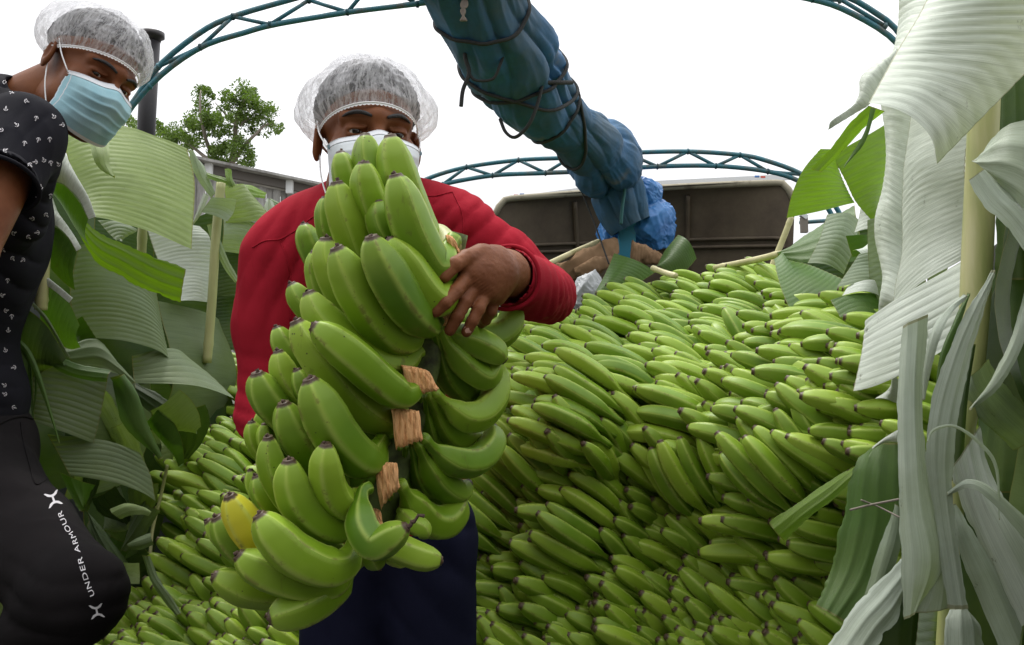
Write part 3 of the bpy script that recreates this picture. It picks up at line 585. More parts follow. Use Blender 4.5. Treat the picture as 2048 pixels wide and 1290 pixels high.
leaf('twisted pale strip dropping left of the cane top', 'leaf_pale', [(408, 385, 2.33), (398, 410, 2.33), (384, 448, 2.33)], [(418, 392, 2.33), (404, 425, 2.33), (386, 450, 2.33)], along=True, amp=.0006, bul=.004, grp=GL)
leaf('short folded flag of leaf across the cane', 'leaf_grey', [(424, 394, 2.3), (414, 408, 2.3), (403, 424, 2.3)], [(474, 398, 2.32), (468, 425, 2.32), (455, 444, 2.3)], bul=.008, amp=.0012, grp=GL)
leaf('narrow slate green strip falling right of the cane', 'leaf_grey', [(413, 450, 2.35), (428, 495, 2.35), (450, 540, 2.35), (470, 566, 2.35)], [(428, 446, 2.35), (446, 492, 2.35), (462, 530, 2.35), (480, 560, 2.35)], along=True, amp=.0006, bul=.004, grp=GL)
leaf('fresh ribbed leaf behind the cane near the red shoulder', 'leaf_mid', [(448, 372, 2.5), (452, 410, 2.5), (452, 446, 2.5)], [(495, 378, 2.6), (528, 415, 2.6), (540, 448, 2.6)], bul=.03, amp=.0018, grp=GL)
leaf('second ribbed leaf below, half hidden by the red shoulder', 'leaf_grey', [(446, 436, 2.52), (445, 470, 2.5), (440, 502, 2.5)], [(530, 455, 2.6), (528, 480, 2.6), (520, 512, 2.6)], bul=.03, amp=.0016, grp=GL)
leaf('dim leaf between the cane and the red sleeve', 'leaf_dark', [(436, 500, 2.55), (432, 545, 2.55), (430, 592, 2.55)], [(520, 505, 2.6), (520, 550, 2.6), (520, 595, 2.6)], bul=.02, grp=GL)
leaf('dark leaf low between cane and red sleeve above the heap', 'leaf_dark', [(428, 585, 2.6), (424, 640, 2.6), (420, 705, 2.58)], [(520, 590, 2.65), (520, 640, 2.65), (520, 700, 2.62)], bul=.02, grp=GL)
leaf('curled bright green leaf tip over the cane top', 'leaf_lime', [(412, 345, 2.42), (440, 352, 2.4), (468, 362, 2.42)], [(415, 355, 2.38), (440, 365, 2.37), (466, 375, 2.38)], along=True, amp=.0005, bul=.012, grp=GL)
leaf('bright green upright curl at the cane top', 'leaf_lime', [(448, 338, 2.4), (452, 358, 2.38), (458, 376, 2.38)], [(464, 340, 2.42), (465, 358, 2.41), (474, 372, 2.4)], along=True, amp=.0005, bul=.008, grp=GL)
leaf('glossy lime leaf lying over the wall top before the shed', 'leaf_lime', [(472, 368, 2.6), (500, 370, 2.62), (532, 386, 2.65)], [(474, 378, 2.55), (505, 392, 2.57), (530, 396, 2.6)], along=True, amp=.0004, bul=.01, grp=GL)
leaf('pale leaf corner just above the red shoulder', 'leaf_pale', [(535, 396, 2.7), (530, 412, 2.7), (528, 440, 2.7)], [(545, 402, 2.7), (556, 425, 2.7), (558, 445, 2.7)], along=True, amp=.0008, grp=GL)
leaf('dark leaf tip reaching toward the shed over the shoulder', 'leaf_green', [(540, 395, 2.75), (560, 405, 2.75), (578, 418, 2.75)], [(545, 412, 2.73), (562, 420, 2.73), (580, 424, 2.73)], along=True, amp=.0004, bul=.006, grp=GL)
leaf('square hanging leaf behind the dark waistband, grey green', 'leaf_dull', [(66, 715, 1.55), (66, 790, 1.53), (68, 846, 1.5)], [(216, 752, 1.7), (202, 825, 1.67), (187, 886, 1.63)], bul=.015, amp=.0018, grp=GL)
leaf('dark green strap crossing above the square hanging leaf', 'leaf_green', [(62, 668, 1.55), (100, 700, 1.55), (150, 725, 1.57), (222, 742, 1.6)], [(62, 700, 1.53), (100, 730, 1.53), (150, 755, 1.55), (214, 764, 1.57)], along=True, amp=.0006, bul=.01, grp=GL)
leaf('grey green leaf fanning below the striped leaf', 'leaf_dull', [(125, 690, 1.75), (190, 678, 1.78), (230, 715, 1.8), (268, 765, 1.82)], [(150, 735, 1.7), (200, 735, 1.73), (232, 748, 1.75), (262, 770, 1.78)], along=True, amp=.001, bul=.015, grp=GL)
leaf('dark pendant leaf with tip beside the heap gap', 'leaf_green', [(220, 755, 1.72), (245, 790, 1.74), (285, 850, 1.76), (320, 916, 1.78)], [(222, 758, 1.7), (232, 805, 1.7), (250, 855, 1.7), (318, 918, 1.77)], [(240, 752, 1.7), (265, 790, 1.72), (285, 850, 1.74), (319, 917, 1.77)], along=True, amp=.0006, grp=GL)
leaf('long greyish leaf with brown torn tip pointing at the heap', 'leaf_dull', [(262, 712, 2.0), (265, 738, 2.0), (268, 765, 1.98)], [(375, 712, 2.2), (425, 750, 2.2), (470, 793, 2.15)], [(330, 705, 2.1), (355, 745, 2.08), (372, 780, 2.05)], bul=.02, amp=.0016, grp=GL)
leaf('dim leaf curving below the brown tipped leaf', 'leaf_dark', [(270, 765, 2.1), (320, 790, 2.1), (365, 825, 2.1), (392, 848, 2.1)], [(270, 800, 2.07), (310, 830, 2.07), (350, 850, 2.07), (385, 865, 2.07)], along=True, amp=.001, grp=GL)
leaf('ragged pale brown leaf end drooping at the heap edge', 'leaf_mid', [(315, 865, 1.95), (322, 890, 1.93), (318, 918, 1.92)], [(345, 860, 2.0), (352, 890, 2.0), (345, 920, 1.98)], bul=.012, amp=.001, grp=GL)
leaf('long dim striped leaf low on the left wall', 'leaf_dull', [(95, 868, 1.6), (118, 910, 1.6), (140, 952, 1.58)], [(282, 905, 1.85), (302, 950, 1.83), (310, 1002, 1.8)], [(195, 885, 1.72), (215, 930, 1.7), (240, 975, 1.68)], bul=.02, amp=.002, grp=GL)
leaf('green triangular leaf corner beside the dark thigh', 'leaf_green', [(120, 945, 1.5), (140, 985, 1.5), (160, 1022, 1.5)], [(190, 970, 1.55), (178, 995, 1.55), (162, 1022, 1.52)], along=True, amp=.0006, grp=GL)
leaf('dark leaf slanting down behind the thigh', 'leaf_dark', [(160, 1010, 1.55), (200, 1050, 1.55), (240, 1100, 1.57), (262, 1135, 1.6)], [(175, 1050, 1.5), (200, 1110, 1.5), (225, 1160, 1.52), (235, 1210, 1.55)], along=True, amp=.0006, grp=GL)
leaf('small arched pale leaf scrap right of the thigh', 'leaf_mid', [(219, 1018, 1.6), (250, 1006, 1.6), (280, 1012, 1.62), (299, 1028, 1.62)], [(240, 1038, 1.57), (258, 1030, 1.57), (280, 1028, 1.58), (298, 1032, 1.6)], along=True, amp=.0008, grp=GL)
leaf('second little arched scrap just below the first', 'leaf_dull', [(258, 1085, 1.6), (278, 1075, 1.6), (302, 1066, 1.62)], [(262, 1100, 1.58), (282, 1098, 1.58), (308, 1090, 1.6)], along=True, amp=.0008, grp=GL)
leaf('small square yellow green leaf scrap low beside the heap', 'leaf_mid', [(241, 1124, 1.58), (244, 1148, 1.57), (248, 1168, 1.56)], [(279, 1125, 1.6), (280, 1148, 1.6), (279, 1168, 1.58)], bul=.006, amp=.0008, grp=GL)
leaf('dull strip bending down across the low heap edge', 'leaf_dull', [(284, 1110, 1.66), (300, 1160, 1.64), (330, 1205, 1.6), (352, 1232, 1.55)], [(300, 1112, 1.66), (316, 1155, 1.64), (340, 1190, 1.6), (362, 1226, 1.55)], along=True, amp=.0006, bul=.004, grp=GL)
leaf('slim dark blade hanging beside the hem of the shirt', 'leaf_green', [(28, 670, 1.42), (60, 700, 1.42), (85, 760, 1.43), (120, 885, 1.45)], [(28, 674, 1.41), (52, 712, 1.41), (76, 768, 1.42), (118, 886, 1.45)], along=True, amp=.0003, bul=.004, grp=GL)
leaf('dark curtain of leaf between the shirt hem and square leaf', 'leaf_green', [(20, 690, 1.5), (28, 760, 1.5), (35, 850, 1.5)], [(55, 690, 1.5), (60, 760, 1.5), (58, 860, 1.5)], along=True, amp=.0006, grp=GL)
for q, (x0, x1) in enumerate(((62, 68), (70, 62), (58, 66))):
    leaf(['first', 'second', 'third'][q] + ' of three thin green shreds hanging by the waistband', 'leaf_green', [(x0 - 3, 720, 1.45), (x0, 780, 1.45), (x1, 845, 1.45)], [(x0 + 1, 720, 1.45), (x0 + 4, 780, 1.45), (x1 + 1, 845, 1.45)], along=True, amp=.0002, bul=.002, nu=6, nv=40, grp=GL)
leaf('pale leaf corner showing between thigh and shin', 'leaf_mid', [(-20, 1190, 1.5), (-15, 1230, 1.5), (-10, 1270, 1.5)], [(26, 1208, 1.5), (24, 1225, 1.5), (2, 1262, 1.5)], grp=GL)
# canes of the left wall
cane('upright greenish cane with cut top in the left wall', [(442, 366, 2.36), (432, 470, 2.35), (424, 600, 2.35), (414, 725, 2.35)], .0135, M['rib'], 'cane')
cane('upright green cane half hidden by the striped leaf', [(286, 440, 2.25), (280, 560, 2.25), (268, 680, 2.2), (262, 775, 2.2)], .0125, M['rib'], 'cane')
cane('olive cane behind the pale curls near the black shirt', [(98, 430, 1.72), (88, 520, 1.7), (82, 620, 1.7)], .0125, M['rib'], 'cane')
cane('thin dry stalk hanging in the dark gap by the heap', [(335, 930, 1.95), (322, 990, 1.95), (305, 1060, 1.93), (300, 1120, 1.9)], .004, M['rib'], 'cane')
# background leaves filling the wall, dark
USEDL = set()
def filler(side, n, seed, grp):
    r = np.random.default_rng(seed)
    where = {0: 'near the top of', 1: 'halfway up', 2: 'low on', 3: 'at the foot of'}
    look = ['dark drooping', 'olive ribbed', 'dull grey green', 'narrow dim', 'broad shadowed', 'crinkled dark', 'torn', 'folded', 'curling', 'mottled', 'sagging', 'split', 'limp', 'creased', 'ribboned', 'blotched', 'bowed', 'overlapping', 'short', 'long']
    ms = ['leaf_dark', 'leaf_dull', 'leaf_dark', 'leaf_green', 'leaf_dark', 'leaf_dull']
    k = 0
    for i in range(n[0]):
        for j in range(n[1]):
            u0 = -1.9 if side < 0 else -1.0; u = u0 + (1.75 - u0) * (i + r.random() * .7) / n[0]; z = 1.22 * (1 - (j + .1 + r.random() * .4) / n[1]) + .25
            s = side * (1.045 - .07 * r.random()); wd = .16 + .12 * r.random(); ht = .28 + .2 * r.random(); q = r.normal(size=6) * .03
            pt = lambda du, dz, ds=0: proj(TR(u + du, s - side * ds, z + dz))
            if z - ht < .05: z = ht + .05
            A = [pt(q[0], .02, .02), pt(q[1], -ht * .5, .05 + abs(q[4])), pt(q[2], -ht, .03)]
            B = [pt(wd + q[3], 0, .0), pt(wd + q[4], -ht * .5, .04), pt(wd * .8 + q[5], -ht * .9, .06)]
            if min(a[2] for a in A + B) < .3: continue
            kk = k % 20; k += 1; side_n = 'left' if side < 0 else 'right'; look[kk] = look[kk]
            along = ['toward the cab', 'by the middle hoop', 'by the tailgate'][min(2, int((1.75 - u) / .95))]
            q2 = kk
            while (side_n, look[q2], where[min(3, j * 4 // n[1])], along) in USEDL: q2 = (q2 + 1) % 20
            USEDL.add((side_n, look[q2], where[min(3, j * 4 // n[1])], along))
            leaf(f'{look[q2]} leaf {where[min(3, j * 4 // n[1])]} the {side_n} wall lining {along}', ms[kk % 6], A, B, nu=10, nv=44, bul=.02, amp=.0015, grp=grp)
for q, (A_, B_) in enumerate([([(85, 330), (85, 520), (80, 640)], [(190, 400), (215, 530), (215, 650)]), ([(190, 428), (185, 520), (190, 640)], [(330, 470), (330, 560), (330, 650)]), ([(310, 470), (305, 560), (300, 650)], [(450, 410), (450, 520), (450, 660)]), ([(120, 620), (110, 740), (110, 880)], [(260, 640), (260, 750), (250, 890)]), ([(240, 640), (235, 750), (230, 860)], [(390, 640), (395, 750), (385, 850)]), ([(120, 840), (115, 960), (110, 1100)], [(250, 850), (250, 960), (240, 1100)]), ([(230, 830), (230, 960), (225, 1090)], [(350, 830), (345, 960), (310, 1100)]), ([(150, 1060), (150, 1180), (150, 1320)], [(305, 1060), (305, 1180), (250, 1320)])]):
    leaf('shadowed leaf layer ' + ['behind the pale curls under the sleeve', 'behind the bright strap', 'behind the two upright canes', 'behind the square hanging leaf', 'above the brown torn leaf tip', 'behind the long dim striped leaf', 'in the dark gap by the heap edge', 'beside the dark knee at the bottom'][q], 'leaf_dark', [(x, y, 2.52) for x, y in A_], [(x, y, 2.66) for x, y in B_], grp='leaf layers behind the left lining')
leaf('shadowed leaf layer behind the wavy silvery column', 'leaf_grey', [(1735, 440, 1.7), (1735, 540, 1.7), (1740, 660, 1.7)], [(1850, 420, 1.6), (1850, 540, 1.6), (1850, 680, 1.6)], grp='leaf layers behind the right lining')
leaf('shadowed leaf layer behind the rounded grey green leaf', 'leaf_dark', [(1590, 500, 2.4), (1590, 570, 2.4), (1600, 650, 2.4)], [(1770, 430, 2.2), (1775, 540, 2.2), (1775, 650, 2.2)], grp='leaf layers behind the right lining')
rs = np.random.default_rng(77)
SCR = [('torn drooping leaf shred by the waistband', 110, 760), ('dark folded scrap under the square leaf', 190, 905), ('narrow hanging shred above the long striped leaf', 235, 850), ('dull bent strip over the dark gap', 305, 830), ('split leaf end left of the heap edge', 290, 960),
       ('small curled shred above the arched scrap', 205, 985), ('long dark shred behind the arched scrap', 262, 1000), ('limp grey shred right of the thigh', 235, 1075), ('dark strip hanging over the low heap edge', 305, 1010), ('short crossed shred above the square scrap', 262, 1108),
       ('broad torn shred low by the knee', 270, 1200), ('thin dangling shred near the heap bottom', 292, 1190), ('folded dull leaf end under the brown tipped leaf', 330, 800), ('dark pointed shred over the heap top edge', 372, 820), ('wide limp leaf end beside the long strap', 175, 790), ('curled dark edge near the third pale curl', 150, 640)]
for k_, (lb, x, y) in enumerate(SCR):
    a = R(rs.uniform(215, 320)); L0 = rs.uniform(70, 130); wd = rs.uniform(16, 42); dx, dy = math.cos(a), -math.sin(a); nx, ny = -dy, dx; bend = rs.uniform(-.35, .35); zz0 = 1.86 + rs.random() * .12
    c = [(x + dx * L0 * t + nx * bend * L0 * t * t, y + dy * L0 * t + ny * bend * L0 * t * t) for t in (0, .35, .7, 1)]; ww = [wd, wd * 1.1, wd * .8, wd * .15]
    A_ = [(p[0] + nx * w, p[1] + ny * w, zz0 + .02 * i) for i, (p, w) in enumerate(zip(c, ww))]; B_ = [(p[0] - nx * w, p[1] - ny * w, zz0 - .03 + .02 * i) for i, (p, w) in enumerate(zip(c, ww))]
    leaf(lb, ['leaf_dull', 'leaf_dark', 'leaf_grey', 'leaf_green'][k_ % 4], A_, B_, along=bool(k_ % 3), amp=.0012, bul=.014, nv=70, grp='torn leaf shreds low in the left lining')
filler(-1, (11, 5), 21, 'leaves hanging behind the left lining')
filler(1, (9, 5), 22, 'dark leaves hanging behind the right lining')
# ---- right wall, traced pieces
GR = 'banana leaves lining the right side of the truck'
leaf('huge silvery leaf bending out over the top right, tip pointing down', 'leaf_pale', [(1905, -90, .98), (1845, 25, .97), (1790, 112, .96), (1737, 209, .93)], [(2330, -200, 1.05), (2200, -20, 1.02), (2060, 135, .98), (1878, 328, .93)], [(2100, -120, .95), (2020, 0, .94), (1930, 120, .93), (1824, 254, .91)], bul=.01, amp=.0014, grp=GR)
leaf('silvery leaf strip behind the huge one at the hoop end', 'leaf_pale', [(1796, -40, 1.25), (1795, 50, 1.25), (1788, 118, 1.22)], [(1920, -40, 1.2), (1860, 40, 1.18), (1800, 125, 1.18)], bul=.008, grp=GR)
leaf('pale wavy leaf edge curling to a thin point left of the huge leaf', 'leaf_pale', [(1793, 96, 1.2), (1725, 148, 1.2), (1717, 190, 1.2), (1700, 228, 1.2), (1654, 260, 1.2)], [(1800, 120, 1.18), (1770, 160, 1.18), (1742, 205, 1.18), (1712, 226, 1.19), (1655, 261, 1.2)], bul=.01, amp=.0008, grp=GR)
leaf('bright green strap curling down from under the huge leaf', 'leaf_lime', [(1737, 211, 1.2), (1690, 258, 1.2), (1660, 298, 1.2), (1625, 339, 1.2)], [(1768, 222, 1.22), (1722, 262, 1.22), (1690, 300, 1.22), (1645, 345, 1.21)], along=True, amp=.0005, bul=.01, grp=GR)
leaf('thin green shred dangling beneath the huge leaf', 'leaf_green', [(1742, 215, 1.18), (1726, 270, 1.18), (1686, 335, 1.18)], [(1752, 218, 1.18), (1730, 285, 1.18), (1688, 335, 1.18)], along=True, amp=.0003, bul=.003, nu=8, nv=50, grp=GR)
leaf('backlit yellow green leaf beside the deflector, left half', 'leaf_lime', [(1640, 297, 1.7), (1606, 340, 1.7), (1584, 388, 1.7), (1573, 436, 1.7)], [(1664, 312, 1.75), (1682, 350, 1.75), (1698, 380, 1.75), (1712, 404, 1.75)], [(1652, 300, 1.72), (1645, 345, 1.71), (1642, 388, 1.71), (1640, 422, 1.71)], amp=.0012, bul=.01, grp=GR)
leaf('backlit green leaf half hanging against the silvery column', 'leaf_lime', [(1663, 312, 1.75), (1690, 362, 1.74), (1712, 404, 1.74), (1750, 446, 1.73)], [(1772, 248, 1.78), (1776, 310, 1.78), (1772, 370, 1.78), (1752, 447, 1.74)], amp=.0012, bul=.012, grp=GR)
leaf('deep green leaf half lying over the heap corner, upper part', 'leaf_green', [(1556, 510, 2.2), (1605, 474, 2.2), (1655, 440, 2.18), (1708, 408, 2.15)], [(1558, 514, 2.18), (1610, 522, 2.12), (1660, 520, 2.08), (1730, 520, 2.05)], amp=.0014, bul=.02, along=True, grp=GR)
leaf('deep green leaf half lying over the heap corner, lower part', 'leaf_green', [(1557, 512, 2.18), (1610, 524, 2.12), (1655, 545, 2.08), (1695, 562, 2.05)], [(1548, 518, 2.1), (1556, 560, 2.02), (1570, 600, 1.95), (1590, 640, 1.9)], [(1552, 515, 2.14), (1590, 555, 2.06), (1620, 585, 2.0), (1655, 620, 1.95)], amp=.0014, bul=.015, grp=GR)
leaf('rounded grey green leaf overlapping the deep green leaf', 'leaf_grey', [(1652, 432, 1.95), (1638, 480, 1.92), (1614, 528, 1.9)], [(1722, 442, 1.95), (1706, 500, 1.9), (1686, 551, 1.88)], bul=.02, amp=.0014, grp=GR)
leaf('small pale leaf corner under the backlit green leaf', 'leaf_pale', [(1722, 412, 1.85), (1716, 440, 1.84), (1708, 466, 1.82)], [(1755, 420, 1.85), (1756, 445, 1.84), (1752, 470, 1.82)], amp=.001, grp=GR)
leaf('small green flap, second from the top beside the column', 'leaf_green', [(1690, 472, 1.8), (1697, 495, 1.8), (1704, 514, 1.8)], [(1752, 470, 1.8), (1760, 490, 1.8), (1764, 512, 1.8)], amp=.001, grp=GR)
leaf('pale crescent leaf edge above the lowest flaps', 'leaf_pale', [(1704, 502, 1.76), (1730, 492, 1.76), (1750, 466, 1.76)], [(1722, 507, 1.74), (1742, 508, 1.74), (1764, 508, 1.74)], amp=.0006, bul=.006, grp=GR)
leaf('folded mid green flap beside the silvery column', 'leaf_grey', [(1718, 508, 1.74), (1700, 535, 1.73), (1674, 573, 1.7)], [(1770, 508, 1.74), (1780, 545, 1.73), (1768, 576, 1.7)], bul=.012, amp=.0014, grp=GR)
leaf('narrow silvery leaf strip under the folded flap', 'leaf_pale', [(1696, 573, 1.7), (1690, 582, 1.69), (1684, 592, 1.68)], [(1770, 568, 1.7), (1766, 582, 1.69), (1758, 594, 1.68)], amp=.0008, grp=GR)
leaf('green leaf strip resting on the heap by the column', 'leaf_green', [(1660, 602, 1.68), (1670, 618, 1.66), (1680, 636, 1.64)], [(1766, 592, 1.7), (1768, 615, 1.68), (1766, 634, 1.66)], amp=.001, grp=GR)
leaf('wavy silvery leaf column nearest the heap', 'leaf_pale', [(1750, 150, 1.36), (1772, 290, 1.35), (1768, 370, 1.34), (1750, 440, 1.33), (1754, 500, 1.32), (1776, 560, 1.3), (1780, 622, 1.28)], [(1832, 160, 1.32), (1823, 340, 1.3), (1820, 430, 1.29), (1815, 500, 1.28), (1808, 560, 1.26), (1790, 600, 1.25), (1783, 624, 1.27)], bul=.018, amp=.0017, grp=GR)
leaf('tall silvery leaf between the wavy column and the thick stalk', 'leaf_pale', [(1815, 150, 1.3), (1815, 340, 1.28), (1816, 430, 1.27), (1812, 520, 1.25), (1795, 600, 1.23), (1782, 632, 1.22)], [(1950, 130, 1.14), (1940, 300, 1.12), (1936, 380, 1.12), (1932, 450, 1.12), (1930, 490, 1.12), (1932, 515, 1.12)], bul=.012, amp=.0015, grp=GR)
leaf('drooping silvery leaf apron with pointed corner over the heap', 'leaf_pale', [(1726, 640, 1.22), (1720, 700, 1.2), (1704, 780, 1.18)], [(1934, 508, 1.1), (1934, 570, 1.08), (1905, 690, 1.07)], [(1795, 604, 1.17), (1806, 680, 1.14), (1796, 760, 1.13)], bul=.012, amp=.0015, grp=GR)
leaf('small pale leaf point under the apron', 'leaf_pale', [(1796, 752, 1.2), (1775, 780, 1.2), (1750, 797, 1.2)], [(1802, 760, 1.19), (1798, 785, 1.19), (1794, 806, 1.19)], amp=.0006, nu=10, nv=30, grp=GR)
leaf('grey rolled leaf folded behind the thick stalk', 'leaf_silver', [(1948, 322, 1.02), (1975, 285, 1.0), (2010, 250, .98), (2070, 240, .96)], [(1968, 336, 1.0), (1995, 365, .98), (2030, 400, .96), (2090, 470, .94)], along=True, amp=.0008, bul=.02, grp=GR)
leaf('grey strap crossing in front of the stalk toward the frame edge', 'leaf_silver', [(1940, 358, .97), (1972, 410, .96), (2012, 450, .95), (2060, 520, .94)], [(1972, 336, .98), (2010, 375, .97), (2050, 415, .96), (2100, 460, .95)], along=True, amp=.0006, bul=.01, grp=GR)
leaf('long curved strap swinging down at the far right', 'leaf_silver', [(2070, 440, .98), (2052, 560, .98), (2020, 680, .97), (1980, 760, .97), (1937, 818, .97)], [(2095, 440, .96), (2075, 580, .96), (2044, 690, .96), (1998, 775, .96), (1940, 820, .97)], along=True, amp=.0004, bul=.008, grp=GR)
leaf('broad grey ragged strip hanging right of centre on the stalk', 'leaf_silver', [(1984, 540, .98), (1920, 650, .97), (1872, 770, .96), (1852, 880, .96), (1862, 990, .96), (1896, 1217, .96)], [(1991, 542, .98), (1968, 620, .97), (1935, 740, .96), (1914, 860, .95), (1906, 1000, .95), (1937, 1218, .95)], along=True, amp=.0008, bul=.004, nv=160, grp=GR)
leaf('broad grey green strip hanging left, ending in a torn point', 'leaf_silver', [(1800, 652, 1.0), (1793, 800, .99), (1797, 1000, .98), (1804, 1120, .97), (1806, 1240, .97)], [(1860, 628, 1.0), (1846, 800, .98), (1861, 990, .965), (1888, 1123, .965), (1832, 1222, .965)], [(1828, 640, .99), (1820, 800, .975), (1828, 1000, .965), (1842, 1120, .955), (1822, 1232, .965)], along=True, amp=.0008, bul=.003, nv=160, grp=GR)
leaf('grey lower flap between the two broad strips', 'leaf_silver', [(1850, 900, .975), (1858, 1050, .975), (1850, 1160, .975), (1826, 1226, .975)], [(1880, 900, .97), (1900, 1050, .97), (1900, 1160, .97), (1900, 1216, .97)], along=True, amp=.0008, bul=.008, grp=GR)
leaf('looped narrow strip springing from the stalk above the ragged strips', 'leaf_silver', [(1928, 588, .98), (1890, 622, .97), (1862, 665, .96), (1846, 740, .96), (1845, 800, .96)], [(1934, 596, .98), (1902, 628, .96), (1880, 675, .95), (1860, 745, .955), (1850, 800, .96)], along=True, amp=.0004, bul=.004, grp=GR)
leaf('second narrow looped strip, just inside the first', 'leaf_green', [(1936, 585, .99), (1908, 640, .985), (1878, 720, .985), (1866, 860, .98)], [(1940, 590, .99), (1920, 650, .98), (1890, 730, .98), (1874, 860, .98)], along=True, amp=.0004, bul=.004, grp=GR)
leaf('thin pale tendril arching over the ragged strips', 'leaf_silver', [(1853, 884, .92), (1866, 858, .92), (1910, 850, .92), (1962, 884, .92), (1996, 935, .92), (2000, 1040, .92)], [(1856, 884, .92), (1870, 862, .92), (1910, 856, .92), (1958, 890, .92), (1990, 938, .92), (1998, 1040, .92)], along=True, amp=.0002, bul=.001, nu=6, grp=GR)
leaf('wide silvery strap fanning down to the lower right corner', 'leaf_pale', [(1902, 938, 1.0), (1930, 1020, .99), (1965, 1110, .98), (2010, 1210, .97), (2060, 1310, .96)], [(1960, 850, 1.0), (1982, 950, .98), (2030, 1040, .96), (2090, 1150, .95), (2130, 1260, .95)], along=True, amp=.0006, bul=.015, grp=GR)
leaf('bent grey strap crossing over the fanning strap', 'leaf_silver', [(1893, 985, .95), (1935, 958, .94), (1985, 975, .93), (2060, 1040, .92)], [(1896, 992, .95), (1940, 975, .93), (1985, 1005, .92), (2050, 1080, .91)], along=True, amp=.0004, bul=.006, grp=GR)
leaf('long grey strap below, second from the bottom right corner', 'leaf_silver', [(1898, 1010, 1.0), (1912, 1080, .99), (1950, 1180, .98), (2005, 1310, .97)], [(1912, 1008, 1.0), (1950, 1070, .98), (2000, 1160, .97), (2062, 1300, .96)], along=True, amp=.0006, bul=.01, grp=GR)
leaf('short grey leaf end at the bottom right below the ragged strip', 'leaf_silver', [(1902, 1218, .99), (1890, 1250, .98), (1888, 1310, .97)], [(1940, 1222, .99), (1960, 1250, .98), (1970, 1310, .97)], along=True, amp=.0006, grp=GR)
leaf('large dark green glossy leaf hanging before the lower heap', 'leaf_green', [(1742, 895, 1.25), (1706, 935, 1.24), (1684, 1040, 1.22), (1662, 1140, 1.2), (1633, 1212, 1.18)], [(1800, 885, 1.2), (1800, 980, 1.18), (1792, 1070, 1.17), (1760, 1160, 1.16), (1694, 1248, 1.15)], along=True, amp=.0008, bul=.012, nv=130, grp=GR)
leaf('dark green leaf overlapping right of the large glossy one', 'leaf_grey', [(1790, 1010, 1.17), (1770, 1060, 1.16), (1750, 1120, 1.15), (1728, 1195, 1.14)], [(1805, 1015, 1.16), (1805, 1060, 1.15), (1795, 1110, 1.14), (1775, 1170, 1.13)], along=True, amp=.0006, grp=GR)
leaf('pale fold along the top edge of the large glossy leaf', 'leaf_pale', [(1745, 893, 1.22), (1770, 875, 1.2), (1798, 858, 1.18)], [(1748, 896, 1.22), (1772, 886, 1.2), (1799, 884, 1.18)], amp=.0005, bul=.004, nu=10, nv=30, grp=GR)
leaf('green strap running down-left across the lower heap', 'leaf_lime', [(1712, 930, 1.26), (1660, 962, 1.27), (1600, 1002, 1.28), (1538, 1046, 1.3)], [(1706, 962, 1.24), (1665, 1000, 1.25), (1610, 1040, 1.26), (1566, 1081, 1.28)], along=True, amp=.0006, bul=.008, grp=GR)
leaf('grey green leaf fanning out of the bottom edge by the heap', 'leaf_silver', [(1806, 1115, 1.12), (1750, 1172, 1.1), (1700, 1225, 1.08), (1640, 1310, 1.05)], [(1810, 1190, 1.1), (1795, 1235, 1.08), (1765, 1275, 1.06), (1740, 1320, 1.04)], along=True, amp=.0008, bul=.012, grp=GR)
leaf('dim ribbed leaf at the bottom left of the stalk foot', 'leaf_grey', [(1838, 1215, 1.05), (1834, 1260, 1.05), (1828, 1320, 1.05)], [(1882, 1215, 1.05), (1878, 1260, 1.05), (1876, 1320, 1.05)], amp=.0018, grp=GR)
leaf('very dark leaf under the torn ends at the bottom edge', 'leaf_dark', [(1790, 1180, 1.14), (1770, 1240, 1.14), (1760, 1320, 1.14)], [(1850, 1180, 1.14), (1845, 1240, 1.14), (1840, 1320, 1.14)], along=True, amp=.0008, grp=GR)
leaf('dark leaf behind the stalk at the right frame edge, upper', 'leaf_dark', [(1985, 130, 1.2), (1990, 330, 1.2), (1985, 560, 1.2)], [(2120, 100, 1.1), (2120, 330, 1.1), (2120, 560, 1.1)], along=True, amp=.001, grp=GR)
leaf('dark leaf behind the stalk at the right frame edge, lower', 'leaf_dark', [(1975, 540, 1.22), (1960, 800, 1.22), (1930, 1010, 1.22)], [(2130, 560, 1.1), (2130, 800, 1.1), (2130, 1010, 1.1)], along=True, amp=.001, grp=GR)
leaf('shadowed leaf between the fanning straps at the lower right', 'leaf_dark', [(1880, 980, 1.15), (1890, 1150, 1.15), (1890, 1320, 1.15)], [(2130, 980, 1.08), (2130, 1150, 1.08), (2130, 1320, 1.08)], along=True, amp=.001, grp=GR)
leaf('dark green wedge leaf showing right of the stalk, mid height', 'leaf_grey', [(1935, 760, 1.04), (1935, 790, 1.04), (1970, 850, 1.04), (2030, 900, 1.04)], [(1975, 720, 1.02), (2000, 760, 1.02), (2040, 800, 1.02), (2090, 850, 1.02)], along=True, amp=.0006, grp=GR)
leaf('dark green inner leaf showing between the hanging strips', 'leaf_dark', [(1930, 690, 1.03), (1910, 800, 1.02), (1895, 960, 1.02)], [(1950, 690, 1.03), (1935, 800, 1.02), (1925, 960, 1.02)], along=True, amp=.0006, grp=GR)
